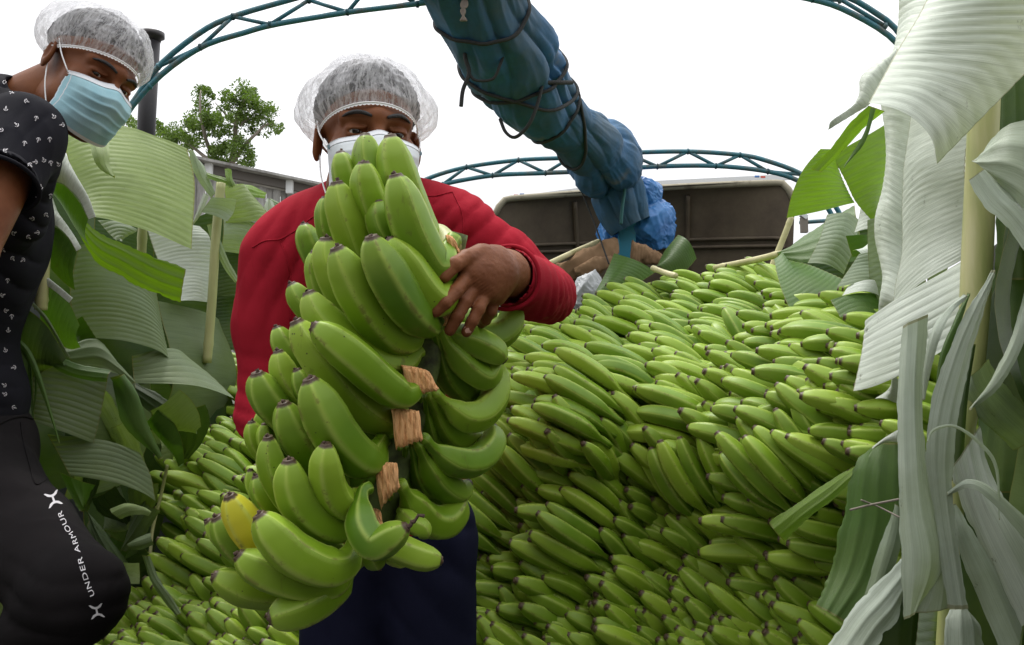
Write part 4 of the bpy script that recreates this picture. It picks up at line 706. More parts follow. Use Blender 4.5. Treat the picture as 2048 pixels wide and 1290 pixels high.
# thick stalk of the right wall (half-round leaf midrib)
sk = empty('leaf_stalk', P(1915, 1000, 1.08), 'thick cream-green leaf stalk standing upright at the right wall', 'stalk')
sp_ = catmull(PP([(1972, 120, 1.08), (1966, 262, 1.08), (1958, 430, 1.08), (1950, 600, 1.07), (1938, 760, 1.06), (1918, 900, 1.05), (1905, 1050, 1.04), (1893, 1200, 1.03), (1884, 1330, 1.02)]), 60)
sr = np.interp(np.linspace(0, 1, 60), [0, .35, .6, .8, 1], [.0195, .0195, .016, .010, .0085])
M['stalk_pale'], t, b = mat('cream_leaf_stalk', (.40, .42, .17), .42)
t.links.new(ramp(t, tnoise(t, 9, 4, stretch=(4, 4, .5)), [(.3, (.30, .35, .11)), (.55, (.46, .46, .20)), (.75, (.56, .53, .29))]), b.inputs['Base Color']); bump(t, b, tnoise(t, 300, 2, stretch=(3, 3, .1)), .2, .001)
mk('stem', *tube_geo(sp_, sr, 18), M['stalk_pale'], sk)
ed = sp_ + RT * sr[:, None] * .98
mk('torn_edge', *tube_geo(ed[5:], .0025 + .001 * np.abs(vnoise(np.stack([np.arange(55) * .7] * 3, -1), 2)), 6), M['rib'], sk)
cane('thin dry twig poking out over the dark glossy leaf', [(1700, 1020, 1.15), (1740, 1010, 1.15), (1800, 998, 1.12)], .0016, M['bark'], 'twig', 'twig')
cane('second dry twig crossing the first over the glossy leaf', [(1722, 1000, 1.15), (1760, 1015, 1.15), (1800, 1035, 1.12)], .0012, M['bark'], 'twig', 'twig')
# leaves by the blue post
leaf('dark green leaf piece standing on the heap by the blue post', 'leaf_green', [(1228, 506, 2.95), (1212, 545, 2.93), (1188, 592, 2.9)], [(1312, 545, 2.9), (1268, 572, 2.88), (1210, 598, 2.86)], bul=.02, amp=.0008, grp='leaf pieces at the top of the heap')
leaf('rounded green leaf leaning behind the heap top, right of the post', 'leaf_green', [(1356, 470, 3.05), (1328, 505, 3.03), (1308, 546, 3.0)], [(1393, 518, 3.0), (1372, 540, 2.98), (1335, 552, 2.95)], bul=.04, amp=.0008, grp='leaf pieces at the top of the heap')
# ================================================================== bananas
def rprof(t, sf=.16, neck=.34, tipw=.26):
    xs = [0, sf * .6, sf, sf + .09, sf + .2, .55, .74, .86, .935, .972, .985, 1.0]
    ys = [neck, neck * .9, neck * 1.15, .74, .95, 1.0, .965, .84, .62, .44, tipw * 1.25, tipw * 1.1]
    return np.interp(t, xs, ys)
def banana_geo(pts, r, sf=.16, neck=.34, nl=30, na=20, ang=.055, ph=0., tipw=.26, seed=0, ref=None):
    c = catmull(pts, 200) if len(pts) < 100 else pts
    t = np.r_[0, np.cumsum(np.linalg.norm(np.diff(c, axis=0), axis=1))]; t /= t[-1]
    tt = np.unique(np.r_[np.linspace(0, .9, nl - 8), .93, .955, .972, .984, .993, 1.0]); c = np.stack([np.interp(tt, t, c[:, k]) for k in range(3)], 1)
    T_, N_, B_ = frames(c, ref)
    a = np.linspace(0, 2 * np.pi, na, endpoint=False)
    R0 = r * rprof(tt, sf, neck, tipw); 
    a = a - ph; m72 = np.abs((a + ph + np.pi / 5) % (2 * np.pi / 5) - np.pi / 5); poly = 1 + ang * (math.cos(math.pi / 5) / np.cos(np.pi / 5 - m72) / .885 - 1)          # five flat faces meeting in ridges
    flat = np.interp(tt, [0, .2, .4, .8, .95, 1], [.3, .8, 1, 1.1, 1.2, .3])
    rr = R0[:, None] * (1 + (poly[None] - 1) * flat[:, None])
    q = np.stack(np.broadcast_arrays(tt[:, None] * 3 + seed, np.cos(a)[None], np.sin(a)[None]), -1); rr = rr * (1 + .03 * vnoise(q, 5))
    v = c[:, None] + rr[..., None] * (np.cos(a)[None, :, None] * N_[:, None] + np.sin(a)[None, :, None] * B_[:, None])
    n = len(tt); v = v.reshape(-1, 3); f = [tuple(x) for x in grid_faces(n, na, True)]
    v = np.vstack([v, c[0] - T_[0] * r * .05, c[-1] - T_[-1] * r * .04]); i0 = n * na
    f += [(i0, (k + 1) % na, k) for k in range(na)] + [(i0 + 1, (n - 1) * na + k, (n - 1) * na + (k + 1) % na) for k in range(na)]
    uv = np.vstack([np.stack(np.broadcast_arrays(tt[:, None], (a[None] + ph) / (2 * np.pi)), -1).reshape(-1, 2), [[0, 0], [1, 0]]])
    return v, f, uv
# -------- the bunch the worker carries: centre lines traced from stalk end to blossom end
# (points x,y) from stem to tip, radius px, depth at stem, depth at tip, material, stem fraction
HB = [
 # uppermost hand
 ([(892, 492), (880, 512), (862, 500), (838, 455), (812, 395), (793, 335), (780, 270)], 41, 1.06, 1.00, 'f', .10),
 ([(908, 478), (896, 500), (884, 532), (862, 528), (832, 480), (808, 418), (790, 348)], 43, 1.00, .925, 'g', .12),
 ([(800, 510), (775, 440), (750, 370), (737, 320), (730, 268)], 33, 1.06, 1.02, 'f', .05),
 ([(800, 520), (775, 470), (748, 415), (734, 370), (727, 322)], 35, 1.04, .965, 'f', .05),
 ([(740, 470), (712, 410), (692, 355), (680, 303)], 29, 1.07, 1.02, 'f', .05),
 ([(790, 610), (752, 560), (722, 510), (696, 440), (682, 400), (673, 362)], 38, 1.06, .97, 'g', .05),
 ([(700, 560), (672, 490), (657, 440), (652, 392)], 27, 1.10, 1.04, 'g', .05),
 ([(660, 580), (634, 520), (615, 480), (608, 447)], 27, 1.12, 1.07, 'g', .05),
 ([(808, 540), (785, 480), (764, 440), (755, 400)], 33, 1.02, .965, 'g', .05),
 # second hand
 ([(872, 640), (866, 655), (842, 640), (805, 600), (772, 545), (752, 505), (742, 471)], 42, .98, .885, 'g', .10),
 ([(905, 560), (892, 590), (868, 597), (840, 572), (812, 530), (790, 500), (775, 477)], 40, .985, .925, 'f', .10),
 ([(845, 660), (818, 680), (785, 672), (750, 635), (718, 585), (690, 530), (672, 493)], 42, 1.0, .90, 'f', .08),
 ([(790, 680), (740, 650), (700, 600), (668, 540), (655, 505), (652, 474)], 37, 1.04, .955, 'f', .05),
 ([(740, 680), (690, 640), (650, 590), (632, 540), (630, 500)], 25, 1.06, .985, 'f', .05),
 ([(720, 690), (670, 660), (625, 620), (600, 595), (582, 566)], 28, 1.06, 1.0, 'f', .05),
 ([(620, 640), (612, 612), (606, 580)], 14, 1.07, 1.03, 'g', .05),
 ([(840, 700), (800, 728), (755, 718), (705, 692), (662, 655), (632, 618), (616, 582)], 37, 1.0, .935, 'f', .05),
 # third hand
 ([(838, 770), (822, 785), (800, 788), (762, 762), (712, 718), (665, 680), (624, 650)], 38, .95, .875, 'f', .06),
 ([(815, 830), (780, 842), (738, 822), (690, 780), (645, 725), (612, 680), (590, 640)], 40, .99, .905, 'f', .06),
 ([(650, 780), (600, 730), (568, 690), (552, 653)], 27, 1.04, .985, 'f', .05),
 ([(690, 860), (640, 820), (592, 780), (568, 740), (556, 700)], 30, 1.02, .955, 'f', .05),
 ([(680, 850), (640, 810), (610, 780), (592, 738)], 24, 1.0, .945, 'f', .05),
 ([(800, 820), (765, 858), (725, 852), (690, 830), (655, 790)], 36, 1.03, 1.0, 'g', .06),
 # fourth hand
 ([(765, 880), (752, 902), (738, 920), (708, 905), (668, 862), (638, 805), (618, 756)], 44, .955, .865, 'g', .08),
 ([(640, 900), (590, 850), (545, 810), (524, 778), (513, 744)], 37, 1.02, .935, 'g', .05),
 ([(700, 980), (650, 935), (605, 890), (580, 850), (566, 804)], 38, 1.0, .915, 'g', .05),
 ([(755, 930), (735, 955), (700, 955), (660, 930), (630, 900)], 32, 1.01, .99, 'g', .05),
 ([(735, 972), (712, 1000), (690, 1010), (665, 985), (652, 935), (652, 886)], 34, .93, .855, 'g', .12),
 ([(560, 920), (540, 885), (522, 850), (521, 822)], 17, 1.05, 1.0, 'f', .05),
 ([(560, 950), (535, 915), (512, 880), (502, 842)], 21, 1.03, .975, 'f', .05),
 ([(580, 950), (550, 910), (532, 880), (529, 846)], 20, 1.01, .965, 'f', .05),
 # fifth hand
 ([(715, 1000), (708, 1035), (685, 1052), (645, 1045), (605, 1010), (584, 965), (577, 918)], 38, .94, .86, 'g', .10),
 ([(660, 1070), (610, 1030), (570, 980), (545, 930), (536, 872)], 30, .97, .895, 'g', .05),
 ([(620, 1060), (570, 1030), (530, 990), (512, 950)], 27, 1.0, .94, 'f', .05),
 ([(600, 1060), (545, 1020), (508, 975), (500, 938)], 18, 1.02, .97, 'f', .05),
 ([(700, 1120), (650, 1098), (600, 1070), (560, 1030)], 30, 1.0, .98, 'g', .05),
 # sixth hand, at the bottom
 ([(708, 1075), (700, 1110), (685, 1130), (645, 1135), (590, 1110), (548, 1070), (516, 1028)], 42, .90, .83, 'g', .12),
 ([(620, 1140), (560, 1120), (510, 1075), (480, 1035), (458, 989)], 36, .96, .87, 'y', .05),
 ([(700, 1120), (665, 1158), (610, 1165), (550, 1150), (505, 1130), (474, 1108)], 39, .93, .85, 'g', .06),
 ([(600, 1160), (540, 1140), (490, 1105), (455, 1070), (432, 1032)], 34, .98, .90, 'g', .05),
 ([(560, 1130), (500, 1110), (445, 1075), (413, 1040)], 23, 1.02, .94, 'g', .05),
 ([(640, 1180), (570, 1185), (500, 1180), (460, 1165), (425, 1150)], 34, .99, .90, 'g', .05),
 ([(690, 1130), (665, 1170), (620, 1205), (575, 1225), (536, 1238)], 40, .95, .86, 'g', .06),
 ([(700, 1150), (660, 1190), (610, 1225), (580, 1240)], 26, 1.0, .96, 'g', .06),
 # front bottom, kinked fruit and blunt ones
 ([(738, 975), (725, 985), (722, 1025), (728, 1062), (752, 1090), (785, 1072), (815, 1052)], 33, .90, .845, 'g', .20),
 ([(745, 1050), (760, 1080), (800, 1098), (845, 1115), (885, 1122)], 28, .95, .915, 'f', .1),
 ([(725, 1060), (715, 1100), (708, 1140)], 21, .98, .96, 'g', .1),
 ([(740, 1060), (745, 1105), (760, 1138)], 23, .97, .94, 'g', .1),
 ([(745, 1060), (780, 1105), (820, 1125)], 22, .99, .96, 'g', .1),
 ([(800, 1020), (820, 1045), (845, 1060), (845, 1075)], 20, .98, .96, 'f', .1),
]
HR = [ # hands on the far side, seen from their stalks, curling away
 ([(880, 640), (905, 658), (945, 672), (990, 672), (1022, 645), (1018, 605)], 31, 1.05, 1.14, 'g', .18),
 ([(880, 645), (905, 668), (945, 682), (985, 702), (1010, 722)], 30, 1.02, 1.06, 'f', .18),
 ([(876, 650), (895, 688), (930, 728), (968, 752), (985, 735), (990, 712)], 29, 1.0, 1.08, 'f', .22),
 ([(870, 655), (882, 700), (900, 748), (935, 785), (958, 775)], 29, 1.0, 1.10, 'g', .25),
 ([(862, 655), (864, 700), (868, 760), (885, 800)], 17, 1.0, 1.10, 'g', .5),
 ([(852, 655), (846, 700), (838, 750)], 15, 1.0, 1.08, 'g', .5),
 ([(840, 652), (824, 690), (808, 730)], 15, 1.0, 1.08, 'g', .5),
 ([(828, 655), (800, 690), (775, 715)], 17, 1.0, 1.06, 'g', .4),
 ([(868, 785), (892, 808), (925, 832), (962, 828), (990, 795), (995, 755), (985, 725)], 30, .985, 1.12, 'f', .18),
 ([(860, 790), (878, 830), (910, 868), (950, 878), (975, 862)], 29, .985, 1.12, 'f', .25),
 ([(852, 792), (856, 840), (872, 885), (895, 900)], 19, .99, 1.08, 'g', .3),
 ([(842, 790), (838, 840), (842, 880)], 14, 1.0, 1.06, 'g', .5),
 ([(828, 795), (825, 835), (822, 870)], 12, 1.02, 1.06, 'g', .5),
 ([(848, 876), (870, 900), (910, 922), (955, 920), (985, 888), (985, 850)], 30, .965, 1.10, 'f', .20),
 ([(835, 885), (850, 920), (875, 958), (915, 984), (940, 965)], 30, .965, 1.08, 'f', .22),
 ([(824, 890), (832, 930), (852, 975), (880, 990)], 19, .97, 1.05, 'g', .3),
 ([(812, 892), (808, 935), (818, 975), (840, 1000)], 17, .98, 1.05, 'g', .3),
 ([(800, 895), (792, 930), (790, 965)], 14, .99, 1.04, 'g', .4),
 ([(802, 968), (820, 1000), (850, 1038), (885, 1046), (912, 1020), (915, 985)], 33, .945, 1.08, 'f', .18),
 ([(800, 975), (850, 990), (890, 1000), (905, 960)], 22, 1.02, 1.12, 'f', .15),
 ([(780, 985), (778, 1020), (790, 1070)], 21, .97, 1.04, 'g', .3),
 ([(900, 640), (930, 640), (965, 635), (985, 605)], 24, 1.10, 1.16, 'f', .2),
]
bun = empty('banana_bunch', P(800, 1050, 1.0), 'large green banana bunch on its stalk held up before the masked carrier, one fruit yellow', 'banana bunch')
mats = {'g': M['banana'], 'f': M['banana_fresh'], 'y': M['banana_yellow']}
for k, (pl, rp_, z0, z1, mk_, sf) in enumerate(HB + HR):
    pl = np.array(pl, float); d = np.r_[0, np.cumsum(np.linalg.norm(np.diff(pl, axis=0), axis=1))]; d /= d[-1]
    Z = z0 + (z1 - z0) * d ** .8; 
    if k < len(HB): Z = Z - .012 * np.sin(np.pi * d)
    pts = np.array([P(x, y, z) for (x, y), z in zip(pl, Z)])
    v, f, uv = banana_geo(pts, rp_ * np.interp(.6, d, Z) / F * 1.03, sf, .42 if k < len(HB) else .36, 40, 30, .62, ph=.4 + .3 * math.sin(k * 2.1), tipw=.26, seed=k, ref=FW * -1)
    o = mk('banana', v, f, mats[mk_], bun, True, uv)
    if mk_ == 'y': o['label'] = 'fruit turning yellow near its brown tip'
    # dried blossom remnant
    if k < len(HB):
        tpp = v[-1]; tdir = pts[-1] - pts[-2]; tdir /= np.linalg.norm(tdir); r0 = rp_ * Z[-1] / F * .17
        n = 5 + (k == 44) * 3; L0 = .0012 + .0015 * abs(math.sin(k)) + (.018 if k == 44 else 0)
        c = np.array([tpp - tdir * .003 + tdir * (L0 + .003) * i / (n - 1) + np.array([math.sin(i + k), 0, math.cos(i * 2 + k)]) * .0006 * i for i in range(n)])
        mk('blossom_end', *tube_geo(c, np.linspace(r0, r0 * .6, n) * (1 + .2 * np.sin(np.arange(n) * 2 + k)), 9), M['tip'], o)
# stalk and cut crowns
sc_ = catmull(PP([(905, 465, 1.06), (885, 560, 1.06), (868, 640, 1.04), (846, 740, 1.03), (815, 850, 1.02), (780, 960, 1.0), (745, 1060, .99), (715, 1120, .98)]), 50)
mk('stalk', *tube_geo(sc_, .021, 14), M['stalk'], bun)
def crown(q, z, seed, nu=26, nv=20):
    """sawn-off cushion of the stalk: fibrous flat face with torn lower edge; corners tl, tr, br, bl"""
    r_ = np.random.default_rng(seed); tl, tr_, br_, bl = [np.array(p, float) for p in q]; V = []; th = .026
    rag = np.cumsum(r_.normal(size=nu)) * .5; rag -= rag.mean(); rag += r_.normal(size=nu) * 1.6; top = 2.5 * np.sin(np.linspace(0, 3.1, nu)) + r_.normal(size=nu) * .5
    for layer in (0, 1):
        for j in range(nv):
            for i in range(nu):
                u, v = i / (nu - 1), j / (nv - 1); p = (tl * (1 - u) + tr_ * u) * (1 - v) + (bl * (1 - u) + br_ * u) * v
                p = p + np.array([.9 * math.sin(v * 7 + i), rag[i] * v ** 2 - top[i] * (1 - v) ** 3])
                gz = .0014 * vnoise(np.array([i * .9, j * .12, seed * 1.0]), 5) + .0009 * vnoise(np.array([i * 2.1, j * .3, seed * 1.0]), 6)
                e = max(abs(2 * u - 1), abs(2 * v - 1)); V.append(P(p[0], p[1], z + float(gz) + .005 * e ** 6 + (th if layer else 0)))
    g_ = grid_faces(nv, nu); n = nu * nv; f = [tuple(x) for x in g_] + [tuple(x[::-1] + n) for x in g_]
    b = [i for i in range(nu)] + [j * nu + nu - 1 for j in range(1, nv)] + [(nv - 1) * nu + i for i in range(nu - 2, -1, -1)] + [j * nu for j in range(nv - 2, 0, -1)]
    f += [(b[k], b[k - 1], b[k - 1] + n, b[k] + n) for k in range(len(b))]
    o = mk('cut_crown', V, f, M['wood_cut'], bun)
crown([(802, 730), (858, 742), (878, 780), (818, 794)], .935, 1)
crown([(782, 818), (838, 822), (846, 880), (792, 898)], .925, 2)
crown([(746, 928), (794, 926), (800, 975), (762, 1016)], .915, 3)
crown([(736, 1018), (760, 1020), (768, 1052), (746, 1062)], .925, 4)
crown([(890, 470), (908, 476), (926, 514), (904, 524)], .975, 5)
crown([(850, 630), (902, 622), (905, 645), (858, 660)], .99, 6)
mk('peeled_husk', *tube_geo(catmull(PP([(862, 462, 1.05), (880, 466, 1.04), (893, 480, 1.02), (900, 500, 1.0)]), 12), np.linspace(.010, .016, 12), 8), M['rib'], bun)

# -------- the heap
def bend_curve(L_, bend, sbend=.25, n=60):
    s = np.linspace(0, 1, n); th = bend * (s - .5) * 1.0 + sbend * np.exp(-((s - .1) / .1) ** 2)
    y = np.cumsum(np.cos(th)) / n * L_; z = -np.cumsum(np.sin(th)) / n * L_
    return np.stack([0 * y, y, z], 1)
PB = []
for k, (L_, r_, bd) in enumerate([(.22, .0205, .75), (.205, .0208, .95), (.23, .021, .55), (.19, .0195, 1.05), (.21, .020, .85), (.175, .0185, .7)]):
    v, f, uv = banana_geo(bend_curve(L_, bd), r_, .18, .36, 22, 20, .62, ph=.3 + k * .25, seed=k * 3, ref=(0, 0, 1))
    v = v - np.array([0, L_ * .5, 0]) * 0
    m1 = mesh_data('heap_banana', v, f, M['banana'], True, uv); PB.append((m1, L_))
crown_v, crown_f = tube_geo([(-.05, .002, 0), (-.02, -.004, .001), (.02, -.004, .001), (.05, .002, 0)], [.006, .009, .009, .006], 8)
CRM = mesh_data('hand_crown', crown_v, crown_f, M['banana'])
def make_hand(seed, n1_, n2_):
    r = np.random.default_rng(seed); e = empty('banana_hand', (0, 0, 0)); 
    co = bpy.data.objects.new('crown', CRM); COL.objects.link(co); co.parent = e
    for row, n in ((0, n1_), (1, n2_)):
        for i in range(n):
            m, L_ = PB[int(r.integers(len(PB)))]; o = bpy.data.objects.new('banana', m); COL.objects.link(o); o.parent = e
            x = (i - (n - 1) / 2 + .5 * row) * 1.0
            fan = x * .045 + r.normal() * .03
            q = Quaternion((0, 0, 1), -fan) @ Quaternion((1, 0, 0), (.05 if row else -.13) + r.normal() * .05) @ Quaternion((0, 1, 0), r.normal() * .35)
            o.rotation_mode = 'QUATERNION'; o.rotation_quaternion = q
            o.location = (x * .0305, r.normal() * .006 - row * .012, row * .035 + r.normal() * .003); s = .92 + .14 * r.random(); o.scale = (s, s, s)
    return e
PROTO = [make_hand(100, 6, 5), make_hand(101, 7, 5), make_hand(102, 5, 5), make_hand(103, 6, 6), make_hand(104, 5, 4), make_hand(105, 7, 6)]
used = [False] * len(PROTO)
def put_hand(i, M4, label, grp):
    if not used[i]: e = PROTO[i]; used[i] = True
    else:
        e = PROTO[i].copy(); COL.objects.link(e)
        for ch in PROTO[i].children:
            c = ch.copy(); COL.objects.link(c); c.parent = e
    e.matrix_world = M4; tag(e, label, 'banana hand', grp); return e
# heap surface: depth seen along each direction, from a handful of measured points
HP = np.array([(900, 1330, 1.66), (1300, 1330, 1.60), (1700, 1330, 1.42), (960, 1050, 1.80), (1300, 1050, 1.76), (1650, 1050, 1.50), (960, 900, 1.88), (1300, 900, 1.82), (1700, 900, 1.45),
 (1000, 840, 1.84), (1100, 800, 1.77), (1400, 800, 1.72), (1700, 780, 1.42), (1000, 720, 1.92), (1300, 700, 1.98), (1600, 700, 1.62), (1100, 640, 2.3), (1300, 610, 2.5), (1500, 610, 2.2), (1700, 640, 1.70), (1200, 575, 2.8), (1400, 545, 2.8), (1540, 530, 2.65),
 (200, 1330, 1.62), (330, 1290, 1.72), (520, 1290, 1.66), (330, 1050, 1.98), (480, 1050, 1.88), (400, 900, 2.12), (500, 900, 2.1), (440, 720, 2.65), (600, 720, 2.7), (700, 1300, 1.72), (700, 900, 2.05), (820, 650, 2.6), (800, 1100, 1.9), (1850, 800, 1.35), (1850, 1300, 1.3), (600, 600, 3.0), (900, 600, 2.75)])
def tps(xy, z):
    s = xy / 1000; d = np.linalg.norm(s[:, None] - s[None], axis=2); K = np.where(d > 0, d ** 2 * np.log(d + 1e-12), 0) + np.eye(len(s)) * .002
    Pm = np.hstack([np.ones((len(s), 1)), s]); A = np.block([[K, Pm], [Pm.T, np.zeros((3, 3))]]); c = np.linalg.solve(A, np.r_[z, 0, 0, 0])
    def fn(x, y):
        q = np.array([x, y]) / 1000; dd = np.linalg.norm(s - q, axis=1); return float((np.where(dd > 0, dd ** 2 * np.log(dd + 1e-12), 0)) @ c[:-3] + c[-3] + c[-2:] @ q)
    return fn
HZ = tps(HP[:, :2], HP[:, 2])
def surf(x, y): return P(x, y, HZ(x, y))
def snorm(x, y):
    a = surf(x + 30, y) - surf(x - 30, y); b = surf(x, y - 30) - surf(x, y + 30); n = np.cross(a, b); n /= np.linalg.norm(n)
    if n @ FW > 0: n = -n
    n = n * .7 + np.array([0, -.25, .35]); return n / np.linalg.norm(n)
ORD = ['first', 'second', 'third', 'fourth', 'fifth', 'sixth', 'seventh', 'eighth', 'ninth', 'tenth', 'eleventh', 'twelfth', 'thirteenth', 'fourteenth', 'fifteenth', 'sixteenth', 'seventeenth', 'eighteenth', 'nineteenth', 'twentieth', 'twenty-first', 'twenty-second', 'twenty-third', 'twenty-fourth']
DIRS = [(1080, 760, 132), (1000, 700, 135), (1250, 850, 145), (1400, 760, 136), (1650, 700, 138), (1600, 950, 178), (1700, 1050, 175), (1300, 960, 140), (1100, 920, 150), (1050, 1080, 148), (1300, 1150, 145), (1550, 1200, 150), (1450, 1050, 140), (1400, 600, 122), (1200, 600, 130), (1520, 560, 115), (1150, 700, 130), (1500, 680, 128), (1700, 1250, 165), (1100, 1250, 165),
        (440, 900, 178), (440, 980, 150), (350, 1000, 125), (400, 1150, 155), (500, 1250, 150), (440, 720, 165), (380, 1260, 150), (430, 820, 165)]
DA = np.array(DIRS, float)
def tdir(x, y):
    wgt = 1 / (((DA[:, 0] - x) ** 2 + (DA[:, 1] - y) ** 2) + 900); return float((wgt * DA[:, 2]).sum() / wgt.sum())
def heap(xl, xr, top, bot, rows, sp, grp, lab, seed, jit=10, skip=None):
    r = np.random.default_rng(seed)
    for k in range(rows):
        v = (k / (rows - 1)) ** 1.12; x = xl + r.random() * 40; i = 0
        while True:
            y = top(x) + (bot - top(x)) * v
            if x > xr: break
            Z = HZ(x, y)
            if not (skip and skip(x, y)):
                yy = y + r.normal() * jit * 1.6 / Z; n = snorm(x, yy); a = R(tdir(x, yy) + r.normal() * 11)
                im = RT * math.cos(a) + UP * math.sin(a); im = im - n * (im @ n); im /= np.linalg.norm(im)
                el = float(np.interp(yy, [600, 760, 880, 1000], [.50, .56, .80, .86])) + r.normal() * .14
                Y = im * math.cos(el) + n * math.sin(el); Zx = n * math.cos(el) - im * math.sin(el); X = np.cross(Y, Zx)
                org = surf(x, yy) - Y * .20 - n * .02 + n * r.normal() * .008 - n * (.13 * math.exp(-((yy - 898 - (x - 1300) * .02) / 24) ** 2) + .10 * math.exp(-((yy - 1048 - (x - 1300) * .05) / 22) ** 2) - .045 * math.exp(-((yy - 842 - (x - 1300) * .02) / 28) ** 2) - .035 * math.exp(-((yy - 1000 - (x - 1300) * .05) / 26) ** 2)) * (x > 900)
                m4 = Matrix([[X[0], Y[0], Zx[0], org[0]], [X[1], Y[1], Zx[1], org[1]], [X[2], Y[2], Zx[2], org[2]], [0, 0, 0, 1]])
                put_hand(int(r.integers(len(PROTO))), m4, lab(k, i), grp); i += 1
            x += sp * F / Z * (.9 + .25 * r.random())
def top_r(x): return float(np.interp(x, [880, 940, 1060, 1150, 1200, 1350, 1480, 1550, 1590, 1640, 1740, 1820], [690, 668, 632, 608, 590, 560, 538, 556, 600, 628, 650, 730]))
heap(905, 1800, top_r, 1345, 23, .135, 'green banana hands heaped on the right', lambda k, i: f'green banana hand in {ORD[k]} row down the right heap, {ORD[i]} from the carrier', 31)
def top_l(x): return float(np.interp(x, [150, 220, 290, 330, 370, 410, 450, 600, 900], [1300, 1240, 1080, 960, 850, 735, 700, 660, 640]))
heap(215, 905, top_l, 1340, 17, .135, 'green banana hands heaped on the left', lambda k, i: f'green banana hand in {ORD[k]} row down the left heap, {ORD[i]} from leaf wall', 32, skip=lambda x, y: y > 760 and 560 < x < 880 and False)
for i, e in enumerate(PROTO):
    if not used[i]: e.location = (0, 3.2, .3); tag(e, 'green banana hand buried low inside the heap', 'banana hand')
# sheet inside the heap, its dark colour stands in for shade between hands
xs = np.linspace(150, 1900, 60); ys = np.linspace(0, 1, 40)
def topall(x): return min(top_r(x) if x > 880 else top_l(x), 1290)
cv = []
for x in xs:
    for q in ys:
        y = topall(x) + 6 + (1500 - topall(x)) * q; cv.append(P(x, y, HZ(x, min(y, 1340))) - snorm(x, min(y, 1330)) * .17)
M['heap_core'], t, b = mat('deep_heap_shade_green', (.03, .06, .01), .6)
o = mk('inner_heap', cv, grid_faces(60, 40), M['heap_core']); o['kind'] = 'stuff'; tag(o, 'dark green sheet inside the banana heap, gap shade put into its colour', 'banana heap')
# ================================================================== people: bodies as one blended surface
def smin(a, b, k):
    h = np.maximum(k - np.abs(a - b), 0) / k; return np.minimum(a, b) - h * h * k * .25
class Field:
    def __init__(s, lo, hi, h):
        s.lo = np.array(lo, float); s.h = h; s.n = np.ceil((np.array(hi) - s.lo) / h).astype(int) + 1; s.g = np.full(s.n, 1e3, np.float64)
    def region(s, lo, hi):
        i0 = np.clip(np.floor((lo - s.lo) / s.h).astype(int), 0, s.n); i1 = np.clip(np.ceil((hi - s.lo) / s.h).astype(int) + 1, 0, s.n)
        if (i1 <= i0).any(): return None
        sl = tuple(slice(a, b) for a, b in zip(i0, i1))
        ax = [s.lo[k] + s.h * np.arange(i0[k], i1[k]) for k in range(3)]
        return sl, np.stack(np.meshgrid(*ax, indexing='ij'), -1)
    def add(s, prim, k=.02, sub=False):
        lo, hi, fn = prim; m = max(k, s.h * 3) + s.h * 2; rg = s.region(lo - m, hi + m)
        if rg is None: return
        sl, p = rg; d = fn(p)
        if sub: s.g[sl] = -smin(-s.g[sl], d, k)
        else: s.g[sl] = smin(s.g[sl], d, k)
    def mesh(s):
        g = s.g; n = np.array(g.shape); ins = g < 0
        c = np.zeros(n - 1, int)
        for dx in (0, 1):
            for dy in (0, 1):
                for dz in (0, 1): c += ins[dx:n[0] - 1 + dx, dy:n[1] - 1 + dy, dz:n[2] - 1 + dz]
        cell = (c > 0) & (c < 8); idx = np.full(cell.shape, -1); ids = np.argwhere(cell); idx[cell] = np.arange(len(ids))
        acc = np.zeros((len(ids), 3)); cnt = np.zeros(len(ids))
        cor = [(a, b, d) for a in (0, 1) for b in (0, 1) for d in (0, 1)]
        gv = {q: g[ids[:, 0] + q[0], ids[:, 1] + q[1], ids[:, 2] + q[2]] for q in cor}
        for a in cor:
            for ax in range(3):
                if a[ax] == 0:
                    b = list(a); b[ax] = 1; b = tuple(b); ga, gb = gv[a], gv[b]; m = (ga < 0) != (gb < 0); t = np.where(m, ga / (ga - gb + 1e-30), 0)
                    t = np.clip(t, 0, 1); pos = np.array(a, float)[None].repeat(len(ids), 0); pos[:, ax] += t; acc[m] += pos[m]; cnt[m] += 1
        v = s.lo + s.h * (ids + acc / np.maximum(cnt, 1)[:, None]); fs = []
        for ax in range(3):
            o = [k for k in range(3) if k != ax]
            A = ins[tuple(slice(0, -1) if k == ax else slice(1, -1) for k in range(3))]; B = ins[tuple(slice(1, None) if k == ax else slice(1, -1) for k in range(3))]
            e = np.argwhere(A != B); sgn = A[tuple(e.T)]; e = e.copy(); e[:, o[0]] += 1; e[:, o[1]] += 1
            q = []
            for d0, d1 in ((1, 1), (0, 1), (0, 0), (1, 0)):
                c2 = e.copy(); c2[:, o[0]] -= d0; c2[:, o[1]] -= d1; q.append(idx[tuple(c2.T)])
            q = np.stack(q, 1); flip = sgn if ax != 1 else ~sgn
            q[~flip] = q[~flip][:, ::-1]; fs.append(q[(q >= 0).all(1)])
        return v, np.vstack(fs)
def cone(a, b, ra, rb, sq=None):
    a = np.asarray(a, float); b = np.asarray(b, float); r = max(ra, rb); lo = np.minimum(a, b) - r; hi = np.maximum(a, b) + r
    def fn(p):
        ab = b - a; t = np.clip(((p - a) @ ab) / (ab @ ab + 1e-12), 0, 1); return np.linalg.norm(p - a - t[..., None] * ab, axis=-1) - (ra + (rb - ra) * t)
    return lo, hi, fn
def ell(c, rad, Rm=None):
    c = np.asarray(c, float); rad = np.asarray(rad, float); m = rad.max(); Rm = np.eye(3) if Rm is None else Rm
    def fn(p):
        q = (p - c) @ Rm; k0 = np.linalg.norm(q / rad, axis=-1); k1 = np.linalg.norm(q / rad ** 2, axis=-1); return k0 * (k0 - 1) / (k1 + 1e-9)
    return c - m, c + m, fn
